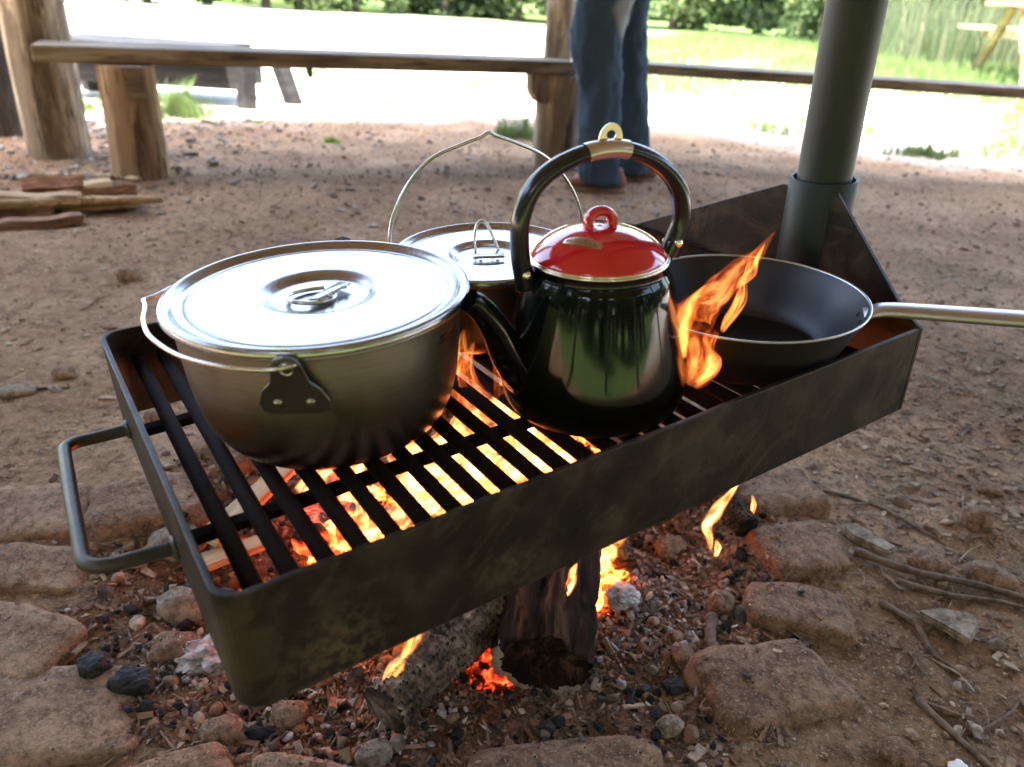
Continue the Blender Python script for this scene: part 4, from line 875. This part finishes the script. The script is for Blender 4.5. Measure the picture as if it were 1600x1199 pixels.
# ---------------------------------------------------------------- smaller pot at the back
bpm = TM @ T(.374, .307, -.0300)
p2 = thing('small_pot', 'smaller lidded steel pot with upright wire bail behind the kettle', 'pot', bpm)
make('body', lathe(smooth_prof([(0, 0), (.06, 0), (.078, .004), (.086, .014), (.090, .03), (.0925, .06), (.0935, .080), (.0950, .083)], 5) + [(.0975, .084), (.0980, .0855), (.0970, .0865)], 96), M['pot2'], p2, True)
l2 = make('lid', lathe([(a, b) for a, b in lid_profile(.1000, .0890, .38)], 110), M['lid'], p2, True)
q0 = .0835
lm = T(-.004, -.010, 0) @ rotz(R(-28))
make('lid_handle', xf(tube(spline([(-.012, 0, q0 + .002), (-.013, .002, q0 + .018), (-.010, .004, q0 + .033), (-.004, .005, q0 + .038), (.002, .004, q0 + .033), (.008, .002, q0 + .018), (.014, 0, q0 + .002)], 5), .0017, 10), lm @ Matrix.Rotation(R(-22), 4, 'X')), M['wire'], l2, True)
make('handle_clip', xf(box((0, 0, q0 + .0035), (.034, .010, .0025), .001), lm), M['lid'], l2, True)
for dx in (-.009, .009): make('rivet', xf(lathe(smooth_prof([(0, .0020), (.0016, .0016), (.0024, 0)], 3), 14), lm @ T(dx, -.007, q0)), M['lid'], l2, True)
vessel_ear(p2, R(-4), .0945, .066, .85); vessel_ear(p2, R(176), .0945, .066, .85)
bb = [(-.1035, .082), (-.1120, .093), (-.1140, .112), (-.1080, .140), (-.0900, .170), (-.0640, .192), (-.0300, .2025), (-.0090, .2075), (0, .2110), (.0090, .2070), (.0300, .1985), (.0640, .182), (.0900, .158), (.1080, .130), (.1150, .105), (.1130, .090), (.1035, .082)]
make('bail', xf(tube(spline([Vector((a, 0, b)) for a, b in bb], 6), .0018, 10), T(.005, 0, 0) @ rotz(R(-4))), M['wire'], p2, True)

# ---------------------------------------------------------------- enamel kettle
KM = TM @ T(.368, .114, -.0300)
ket = thing('kettle', 'black enamel kettle with red lid standing on the grate', 'kettle', KM)
kb = smooth_prof([(0, .0), (.055, .0), (.070, .0015), (.0785, .0065), (.0825, .015), (.0838, .026), (.0825, .038), (.0790, .056), (.0730, .084), (.0668, .112), (.0638, .1225), (.0612, .1275), (.0595, .1305), (.0590, .1345), (.0590, .1375)], 5)
make('body', lathe(kb, 128), M['enamel'], ket, True)
make('rim', lathe([(.0590, .1370), (.0603, .1378), (.0605, .1390), (.0596, .1398), (.0570, .1396)], 96), M['chrome'], ket, True)
kl = make('lid', lathe(smooth_prof([(0, .1655), (.010, .1654), (.022, .1636), (.034, .1598), (.045, .1542), (.0525, .1482), (.0565, .1438), (.0578, .1415), (.0575, .1402)], 5), 110), M['red'], ket, True)
make('lid_rim', lathe([(.0572, .1412), (.0584, .1410), (.0588, .1402), (.0584, .1397)], 96), M['chrome'], kl, True)
kn = spline([(-.0105, 0, .1640), (-.0115, 0, .1700), (-.0095, 0, .1775), (-.0035, 0, .1822), (.0040, 0, .1822), (.0098, 0, .1772), (.0115, 0, .1700), (.0110, 0, .1635)], 5)
kw = [(.0043, .0066 + .0030 * (abs(i / (len(kn) - 1) - .5) * 2) ** 3) for i in range(len(kn))]
make('knob', xf(tube([Vector((q.x * .92, 0, .1640 + (q.z - .1640) * .74)) for q in kn], kw, 16, up=(0, 1, 0)), rotz(R(-18))), M['red'], kl, True)
# badge: oval plate with raised strokes, lying on the dome
def on_dome(ang, rr):
    pr = [(0, .1655), (.010, .1654), (.022, .1636), (.034, .1598), (.045, .1542), (.0525, .1482)]
    z = float(np.interp(rr, [p[0] for p in pr], [p[1] for p in pr])); s = (float(np.interp(rr + .003, [p[0] for p in pr], [p[1] for p in pr])) - float(np.interp(rr - .003, [p[0] for p in pr], [p[1] for p in pr]))) / .006
    return rotz(ang) @ T(rr, 0, z) @ Matrix.Rotation(-math.atan(s), 4, 'Y')
bm_ = on_dome(R(-153), .0335) @ rotz(R(90 - 0)) @ T(0, 0, .0010) @ Matrix.Diagonal((1.12, 1.02, 1.2, 1))
ovl = [(.0165 * math.copysign(abs(math.cos(a)) ** .8, math.cos(a)), .0043 * math.sin(a)) for a in [2 * PI * i / 40 for i in range(40)]]
bend = lambda VF: ([Vector((v[0], v[1], v[2] - 13.0 * v[0] ** 2)) for v in VF[0]], VF[1])
def strip_oval(k, z0, z1):
    V = []; F = []; rows = 9
    for z in (z0, z1):
        for a, b in ovl: V.append((a * k, b * k, z))
    n = len(ovl)
    F += [(j, (j + 1) % n, n + (j + 1) % n, n + j) for j in range(n)]
    for z in range(2):
        for j in range(n // 2 - 1):
            a, b_, c, d = j + 0, j + 1, n - j - 1, (n - j) % n
            F.append((z * n + a, z * n + b_, z * n + c, z * n + d) if z else (z * n + d, z * n + c, z * n + b_, z * n + a))
    return V, F
bdg = make('badge', xf(bend(strip_oval(1., -.0012, .0008)), bm_), M['badge'], kl)
make('badge_field', xf(bend(strip_oval(.86, .0005, .0010)), bm_), M['badge2'], bdg)
letters = []; x = -.0125; rl = random.Random(5)
while x < .012:
    h_ = .0021 * (1 - (x / .018) ** 2); k = rl.random()
    letters.append(bend(xf(box((0, 0, .0013), (.0005, h_ * 2, .0006)), T(x, 0, 0) @ rotz(R(rl.choice((0, 12, -12))))))); 
    if k > .35: letters.append(bend(xf(box((.0008, h_ * rl.choice((-.8, .8, 0)), .0013), (.0016, .0005, .0006)), T(x, 0, 0))))
    x += rl.choice((.0013, .0021, .0024))
make('badge_lettering', xf(join(letters), bm_), M['badge'], bdg)
# spout in the handle's plane
KA = rotz(R(-12))
spc = spline([(-.062, 0, .0350), (-.0755, 0, .0430), (-.0890, 0, .0630), (-.0990, 0, .0850), (-.1080, 0, .1020), (-.1180, 0, .1150), (-.1250, 0, .1215)], 6)
rs = [float(np.interp(i / (len(spc) - 1), [0, .2, .5, .8, 1], [.0225, .0185, .0135, .0105, .0095])) for i in range(len(spc))]
make('spout', xf(tube(spc, rs, 24, up=(0, 1, 0), caps=False), KA @ T(.004, 0, 0) @ rotz(R(6))), M['enamel'], ket, True)
inn = [(r_ - .0012) for r_ in rs]; ie = spc[-9:]; V, F = tube(ie, inn[-9:], 24, up=(0, 1, 0), caps=False); F = [f[::-1] for f in F] + [tuple(range(24))]
make('spout_mouth', xf((V, F), KA @ T(.004, 0, 0) @ rotz(R(6))), M['panout'], ket, True)
# bail handle: thick flattened black arch
hpts = [(-.0668, .1195), (-.0682, .1300), (-.0712, .1450), (-.0722, .1620), (-.0708, .1790), (-.0625, .1990), (-.0480, .2130), (-.0270, .2225), (-.0050, .2270), (.0170, .2262), (.0400, .2185), (.0590, .2060), (.0730, .1890), (.0785, .1710), (.0780, .1560), (.0735, .1420), (.0705, .1310)]
hs = spline([Vector((a, 0, b)) for a, b in hpts], 6); nh = len(hs)
hw = [(float(np.interp(i / (nh - 1), [0, .1, .3, .5, .7, .9, 1], [.0075, .0085, .0095, .0095, .0095, .0088, .0080])), float(np.interp(i / (nh - 1), [0, .12, .3, .5, .7, .88, 1], [.0092, .0080, .0072, .0068, .0072, .0086, .0092]))) for i in range(nh)]
def sq_tube(P, rad, n, side):
    V, F = tube(P, rad, n, up=side); return V, F
V, F = tube(hs, [(b, a) for a, b in hw], 24, up=(0, 1, 0))
han = make('handle', xf((V, F), KA), M['plastic'], ket, True)
for (cx_, cz_) in ((-.0685, .1330), (.0735, .1430)):
    rv = make('rivet', xf(lathe(smooth_prof([(0, .0022), (.0025, .0019), (.0040, .0004), (.0042, -.001)], 3), 20), KA @ T(cx_, -.0082, cz_) @ Matrix.Rotation(R(90), 4, 'X')), M['chrome'], han, True)
for sgn, (cx_, cz_) in ((-1, (-.0640, .1285)), (1, (.0665, .1330))):
    make('ear', xf(join([box((cx_, 0, cz_ - .002), (.012, .007, .013), .002), xf(lathe([(0, .006), (.0055, .006), (.006, .004), (.006, -.004), (.0055, -.006), (0, -.006)], 18), T(cx_ + sgn * .004, 0, cz_ + .008) @ Matrix.Rotation(R(90), 4, 'X'))]), KA), M['enamel'], ket, True)
# steel clasp on top of the arch, with a hanging eye
def ringband(i0_, i1_, g_):
    P = hs[i0_:i1_]; return tube(P, [(b + g_, a + g_) for a, b in hw[i0_:i1_]], 24, up=(0, 1, 0), caps=False)
mid = nh // 2; V, F = ringband(mid - 3, mid + 8, .0008)
cl = make('clasp', xf((V, F), KA), M['clasp'], ket, True)
ov = [(.0105 * math.cos(a), .0125 * math.sin(a) if math.sin(a) > 0 else .006 * math.sin(a)) for a in [2 * PI * i / 32 for i in range(32)]]
hole = [(.0042 * math.cos(a), .0036 * math.sin(a)) for a in [2 * PI * i / 32 for i in range(32)]]
V = []; F = []
for yy in (-.0006, .0006):
    for a, b in ov: V.append((a, yy, b))
    for a, b in hole: V.append((a, yy, b + .0035))
for i in range(32):
    j = (i + 1) % 32; F += [(i, j, 32 + j, 32 + i), (64 + j, 64 + i, 96 + i, 96 + j), (j, i, 64 + i, 64 + j), (32 + i, 32 + j, 96 + j, 96 + i)]
make('hanging_eye', xf((V, F), KA @ T(.0065, .0015, .2345) @ Matrix.Rotation(R(4), 4, 'Y')), M['clasp'], cl, False)

# ---------------------------------------------------------------- frying pan
PM = TM @ T(.564, .114, -.0300)
pan = thing('frying_pan', 'dark steel frying pan with long handle at the pole end', 'pan', PM)
pi_ = smooth_prof([(0, .0030), (.060, .0030), (.080, .0032), (.0875, .0060), (.0960, .0180), (.1090, .0450), (.1185, .0620)], 5)
make('body', lathe(pi_, 110), M['pan'], pan, True)
make('outside', lathe(smooth_prof([(0, 0), (.060, 0), (.082, .0003), (.0895, .0040), (.0985, .0170), (.1115, .0445), (.1198, .0615)], 5), 110), M['panout'], pan, True)
make('rim', lathe([(.1180, .0615), (.1188, .0630), (.1200, .0630), (.1205, .0618), (.1198, .0608)], 96), M['panh'], pan, True)
hd_ = R(-51); ux, uy = math.cos(hd_), math.sin(hd_)
hpv = spline([Vector((ux * d_, uy * d_, z_)) for d_, z_ in ((.114, .053), (.124, .0575), (.136, .0600), (.165, .0615), (.22, .0635), (.29, .066), (.35, .0685))], 6)
hww = [(float(np.interp(i / (len(hpv) - 1), [0, .12, .3, .6, 1], [.015, .0140, .0130, .0140, .0150])), float(np.interp(i / (len(hpv) - 1), [0, .2, 1], [.003, .0060, .0072]))) for i in range(len(hpv))]
hdl = make('handle', tube(hpv, hww, 20, up=(0, 0, 1)), M['panh'], pan, True)
for s in (-1, 1): make('rivet', xf(lathe(smooth_prof([(0, .0022), (.002, .0018), (.003, 0)], 3), 14), rotz(hd_) @ T(.111, s * .010, .048) @ Matrix.Rotation(R(-62), 4, 'Y')), M['panout'], hdl, True)

# ---------------------------------------------------------------- burning logs and embers
def burnlog(name, P, r, mat, label, cat='log', n=30, seg=34, amp=.08, sd_=0, end=None, crack=0.):
    if crack: n, seg = 110, 170
    c = Vector(P[0]); d_ = Vector(P[-1]) - c; VF = rough_log([(0, 0, 0), (0, 0, d_.length)], r, n, seg, amp, 26, sd_)
    if crack:
        out = []; rr_ = r[0] if isinstance(r, tuple) else r
        for v in VF[0]:
            nz = Vector((noise.noise(v * 40), noise.noise(v * 40 + Vector((9, 0, 0))), noise.noise(v * 40 + Vector((0, 9, 0))))) * .006
            d4 = noise.voronoi(Vector(((v.x + nz.x) * 46, (v.y + nz.y) * 46, (v.z + nz.z) * 105)))[0]; k = min(1., (d4[1] - d4[0]) / .28)
            k2 = .5 + .5 * math.sin(v.z * 900 + 6 * noise.noise(v * 60))
            q = Vector((v.x, v.y, 0)); f = 1 - crack * (1 - k) * (.6 + noise.noise(v * 25)) / max(.01, q.length) - .0006 * (1 - k2) / max(.01, q.length)
            out.append(Vector((v.x * f, v.y * f, v.z)))
        VF = (out, VF[1])
    o = make(name, VF, M[mat], smooth=True, loc=c); o.rotation_euler = d_.to_track_quat('Z', 'Y').to_euler(); tag(o, label, cat); return o
burnlog('burning_log', [(-.115, .575, .012), (.04, .80, .035)], (.030, .042), 'charash', 'charred log with deep cracked squares under the tray edge', sd_=3, amp=.09, crack=.0048)
lg = thing('log_end', 'thick half burnt log, its hollow end facing the front', 'log', T(.055, .655, .018) @ Matrix.Rotation(R(-2), 4, 'Z') @ Matrix.Rotation(R(8), 4, 'X'))
NL = 96; VF = rough_log([(0, 0, 0), (.004, .08, .001), (.012, .26, .0)], (.056, .060), NL, 60, .10, 30, 12)
V, F = VF; F = F[:-2] + [F[-1]]
V = [v * 1. + Vector((v.x, 0, v.z)).normalized() * (.0045 * noise.fractal(Vector((v.x * 55, v.y * 14, v.z * 55)), 1., 2.1, 4) - .004 * max(0., .25 - abs(noise.noise(Vector((v.x * 60, v.y * 22, v.z * 60 + 3))))) * 4) for v in V]
M['burnt'] = wood_mat('dark burnt wood', (.028, .015, .009), (.095, .046, .023), 'y', 6, (.010, .007, .005), .97)
make('charred_wood', (V, F), M['burnt'], lg, True)
rim_pts = [V[i] for i in range(NL)]; cc = sum(rim_pts, Vector()) / NL; V2 = []; F2 = []
for k, (s_, dy) in enumerate(((1.0, .004), (1.015, -.004), (.97, -.011), (.82, -.010), (.68, .003), (.36, .008), (.0001, .008))):
    for i, p in enumerate(rim_pts):
        a = 2 * PI * i / NL; low = sst(.02, -.03, (p - cc).z + .4 * (p - cc).x); sc_ = s_
        if 3 <= k <= 5: sc_ = s_ + (1 - float(low)) * (.99 - s_) * (.9 if k < 5 else .2)
        V2.append(cc + (p - cc) * sc_ * (1 + .05 * noise.fractal(Vector((math.cos(a) * 3, math.sin(a) * 3, k * .7)), 1., 2., 4) * (k > 1)) + Vector((0, dy + .004 * noise.noise(Vector((math.cos(a) * 5, math.sin(a) * 5, k))), 0)))
for k in range(6):
    for i in range(NL): j = (i + 1) % NL; F2.append((k * NL + i, k * NL + j, (k + 1) * NL + j, (k + 1) * NL + i)[::-1])
isb = lambda f: max(f) < NL * 4 and (lambda q: q.z + .5 * q.x + .008 * noise.noise(q * 70) < -.004)(V2[f[0]] - cc)
bk = [f for f in F2 if isb(f)]; mid_ = [f for f in F2 if not isb(f)]
M['rind'] = simple('pale ashy rind', (.36, .27, .19), .9, bsc=90, bst=1., vary=.8, nsc=60)
make('pale_rind', (V2, bk), M['rind'], lg, True); make('burnt_hollow', (V2, mid_), M['burnt'], lg, True)
burnlog('burning_log', [(-.20, .74, .05), (.13, 1.02, .07)], (.034, .040), 'ember', 'glowing log lying under the middle of the grate', sd_=21, crack=.004)
burnlog('burning_log', [(-.27, .86, .04), (.06, .80, .055)], (.030, .034), 'emberd', 'red glowing log under the front bars near the pot', sd_=25)
burnlog('burning_log', [(-.25, .80, .05), (-.28, 1.04, .06)], (.026, .030), 'emberd', 'glowing log under the left bars of the grate', sd_=29)
burnlog('burning_log', [(.02, .83, .03), (.20, 1.10, .05)], (.038, .034), 'char', 'black log under the kettle end of the grate', sd_=33, crack=.004)
burnlog('burning_log', [(-.22, .66, .0), (-.18, .80, .03)], (.016, .02), 'emberd', 'thin glowing stick below the tray corner', sd_=37)
burnlog('burning_log', [(.175, .85, .0), (.15, .95, .03)], (.018, .020), 'charash', 'ash white log stub right of the log end', sd_=41, crack=.005)
burnlog('burning_log', [(.36, .93, .02), (.30, 1.08, .05)], (.02, .022), 'char', 'small black log by the flames at the right', sd_=44, crack=.003)
# pale freshly split pieces
wp = slab('split_stick', [(-.095, -.020), (.095, -.016), (.092, .018), (-.09, .020)], .014, M['wpale'], -.375, .92, R(72), 'pale freshly split stick seen through the left bars', 'firewood', .035)
wp = slab('split_stick', [(-.055, -.017), (.055, -.012), (.05, .015), (-.05, .018)], .012, M['wpale'], -.375, .825, R(35), 'short pale split stick below the pale long one', 'firewood', .018)
# charcoal lumps
for a in [(-.395, .595, .030, .020, .018, .1, 'shiny charcoal lump on the large flat stone'), (-.445, .610, .022, .022, .018, .9, 'black charcoal lump against the flat stones'), (-.36, .755, .026, .020, .017, .3, 'ridged charcoal lump left of the tray corner'),
          (-.325, .735, .024, .018, .016, 1.2, 'black charcoal lump right beside the tray corner'), (-.40, .77, .022, .018, .015, .2, 'charcoal lump under the tray handle'), (.215, .66, .018, .014, .012, .2, 'small black charcoal lump right of the log end')]:
    o = make('charcoal_lump', rock((a[2] * .75, a[3] * .75, a[4] * .8), 2.6, 9, .24, a[0] * 31, 1.4), M['charcoal'], smooth=False, loc=(a[0], a[1], gh(a[0], a[1]) + a[4] * .6), rot=(.2, .1, a[5])); tag(o, a[6], 'charcoal')
o = make('ash_lump', rock((.035, .022, .016), 2.3, 9, .5, 77, 2.4), M['ashbits'], loc=(-.338, .662, gh(-.338, .662) + .012), rot=(0, .2, .7)); tag(o, 'crumbling white ash lump beside the tray corner', 'ash')
o = make('ash_lump', rock((.026, .019, .014), 2.3, 9, .28, 87, 2.0), M['ashbits'], loc=(.165, .80, gh(.165, .80) + .02), rot=(0, .2, .7)); tag(o, 'pale ashy lump behind the log end', 'ash')

# ---------------------------------------------------------------- fire: embers and flames
fire = thing('campfire', 'orange campfire burning under the grate and licking round the kettle', 'fire', T(PIT[0], PIT[1], 0))
r = np.random.default_rng(51); n = 620; a = r.uniform(0, 2 * PI, n); q = np.sqrt(r.random(n)); x = -.05 + .23 * q * np.cos(a); y = .90 + .17 * q * np.sin(a)
eb = scatter('embers', '', [ico(2, i + 30, (1, .8, .7), .18) for i in range(3)], x, y, np.clip(.013 * np.exp(r.normal(0, .35, n)), .006, .026), M['ember'], 52, .4, 1., zz=gz(x, y) + .03 * (1 - q))
del eb['label']; eb.parent = fire; eb.matrix_parent_inverse = fire.matrix_world.inverted()
n = 170; x = r.normal(-.022, .022, n); y = r.normal(.720, .030, n); eb = scatter('embers', '', [ico(2, 40, (1, .8, .7), .18)], x, y, r.uniform(.006, .014, n), M['emberd'], 53, .4, 1.)
del eb['label']; eb.parent = fire; eb.matrix_parent_inverse = fire.matrix_world.inverted()
def flame(P, wds, mat, side=(1, 0, 0), depth=.45, frame=None, n=18, k=7, seed=0, wig=.25):
    """closed tongue along the points; wds = half widths"""
    Fm = frame if frame is not None else Matrix(); P = [Fm @ Vector(p) for p in P]
    Q = spline(P, k); m = len(Q); W = [float(np.interp(i / (m - 1), np.linspace(0, 1, len(wds)), wds)) for i in range(m)]
    up = (Fm.to_3x3() @ Vector(side)).normalized()
    V, F = tube(Q, [(w0 * depth, w0) for w0 in W], n, up=up); V2 = []
    for i, v in enumerate(V):
        c = Q[i // n]; nz = Vector((noise.noise(v * 38 + Vector((seed, 0, 0))), noise.noise(v * 38 + Vector((0, seed, 9))), 0)); V2.append(v + nz * W[i // n] * wig * 1.6)
    inv = fire.matrix_world.inverted(); V2 = [inv @ v for v in V2]
    me = mesh('flame', V2, F, M[mat], True); at = me.attributes.new('along', 'FLOAT', 'POINT'); at.data.foreach_set('value', [(i // n) / (m - 1) for i in range(len(V2))])
    a2 = me.attributes.new('streak', 'FLOAT_VECTOR', 'POINT'); L_ = sum((Q[i + 1] - Q[i]).length for i in range(m - 1))
    a2.data.foreach_set('vector', [c for i in range(len(V2)) for c in (1.3 * math.cos(2 * PI * (i % n) / n) + seed * 3.1, (i // n) / (m - 1) * L_ * 14, .5 * math.sin(2 * PI * (i % n) / n))])
    return obj('flame', me, fire)
vx, vy = (.575, -.818)   # across the view, in the tray's frame
# big tongue between kettle and pan
flame([(0.4306, 0.0520, -0.0088), (0.4418, 0.0520, 0.0074), (0.4395, 0.0520, 0.0272), (0.4261, 0.0520, 0.0491), (0.4324, 0.0520, 0.0685), (0.4499, 0.0520, 0.0793), (0.4681, 0.0520, 0.0871), (0.4843, 0.0520, 0.0984), (0.5005, 0.0520, 0.1070), (0.5157, 0.0520, 0.1204)], [.006, .013, .016, .0155, .0155, .0145, .012, .0085, .005, .0005], 'flame', (.8, -.5, .0), .8, TM, seed=1, wig=.4)
flame([(0.4215, 0.0520, 0.0227), (0.4163, 0.0520, 0.0486), (0.4196, 0.0520, 0.0685), (0.4255, 0.0520, 0.0788), (0.4362, 0.0520, 0.0880)], [.003, .0065, .007, .0045, .0005], 'flamelow', (.8, -.5, 0), .8, TM, seed=2, wig=.6)
flame([(0.4653, 0.0520, 0.0362), (0.4738, 0.0520, 0.0478), (0.4815, 0.0520, 0.0632), (0.4819, 0.0520, 0.0783), (0.4890, 0.0520, 0.0917)], [.002, .005, .0055, .004, .0005], 'flamelow', (.8, -.5, 0), .8, TM, seed=3, wig=.6)
flame([(0.4740, 0.0520, 0.0770), (0.4896, 0.0520, 0.0886), (0.4949, 0.0520, 0.1022), (0.5040, 0.0520, 0.1133)], [.002, .0055, .005, .0005], 'flamelow', (.8, -.5, 0), .8, TM, seed=4, wig=.6)
flame([(0.4359, 0.0520, -0.0072), (0.4507, 0.0520, 0.0016), (0.4553, 0.0520, 0.0133), (0.4459, 0.0520, 0.0317)], [.004, .008, .007, .001], 'flame', (.8, -.5, 0), .8, TM, seed=5, wig=.6)
# between the pots
flame([(.300, .205, -.075), (.295, .205, -.050), (.287, .205, -.030), (.288, .205, -.008), (.296, .205, .012)], [.010, .016, .012, .007, .001], 'flame', (.8, -.5, 0), .8, TM, seed=6)
flame([(.330, .175, -.085), (.322, .175, -.060), (.311, .175, -.040), (.306, .175, -.015), (.300, .175, .005)], [.010, .014, .010, .007, .001], 'flame', (.8, -.5, 0), .8, TM, seed=7)
flame([(.345, .150, -.090), (.338, .150, -.065), (.330, .150, -.045), (.333, .150, -.025)], [.010, .012, .008, .001], 'flame', (.8, -.5, 0), .8, TM, seed=8)
flame([(.305, .24, -.085), (.300, .24, -.055), (.300, .24, -.020), (.305, .24, .01)], [.012, .012, .009, .001], 'flamelow', (.8, -.5, 0), .8, TM, seed=9)
# under the grate
rf = random.Random(12)
for i, (x, y, h_, w_) in enumerate([(-.14, .76, .20, .035), (-.08, .80, .23, .040), (-.02, .83, .24, .042), (.03, .87, .25, .042), (.08, .92, .24, .038), (-.20, .80, .16, .030), (-.25, .88, .17, .028), (-.12, .90, .23, .040), (-.05, .95, .25, .042), (.02, .99, .26, .040),
                                   (-.24, .98, .15, .024), (-.16, 1.02, .19, .030), (.11, 1.03, .25, .034), (-.18, .70, .10, .022), (.13, .86, .22, .030)]):
    dx = rf.uniform(-.02, .05); z0 = gh(x, y)
    flame([(x, y, z0 + .01), (x + dx * .2 + .01, y, z0 + h_ * .25), (x + dx * .6 - .012, y + .01, z0 + h_ * .55), (x + dx + .008, y + .01, z0 + h_ * .8), (x + dx * 1.3, y + .01, z0 + h_)], [w_ * .55, w_, w_ * .9, w_ * .45, .001], 'flamehot', (1, 0, 0), .8, None, seed=20 + i, wig=.5)
# small flames seen below the tray
flame([(.304, .90, .0), (.2985, .90, .022), (.291, .90, .042), (.2995, .90, .0666), (.3073, .90, .0837), (.3176, .90, .106), (.325, .90, .125)], [.003, .006, .0085, .009, .008, .004, .0005], 'flamehot', (1, 0, 0), .8, None, seed=50)
flame([(.3119, .90, -.012), (.3133, .90, .004), (.3083, .90, .018)], [.003, .006, .0005], 'flamehot', (1, 0, 0), .8, None, seed=51)
flame([(.371, .95, .030), (.3701, .95, .048), (.3642, .95, .066)], [.002, .005, .0005], 'flamehot', (1, 0, 0), .8, None, seed=52)
flame([(.0684, .70, .056), (.0759, .70, .075), (.0841, .70, .0934), (.0847, .70, .1116), (.088, .70, .124)], [.003, .006, .006, .005, .0005], 'flamehot', (1, 0, 0), .8, None, seed=53)
flame([(-.115, .585, .036), (-.105, .60, .050), (-.095, .615, .056)], [.004, .010, .001], 'flamelow', (1, 0, 0), .5, None, seed=54)
flame([(-.10, .615, .045), (-.09, .63, .066), (-.078, .645, .075)], [.004, .010, .001], 'flamelow', (1, 0, 0), .5, None, seed=55)
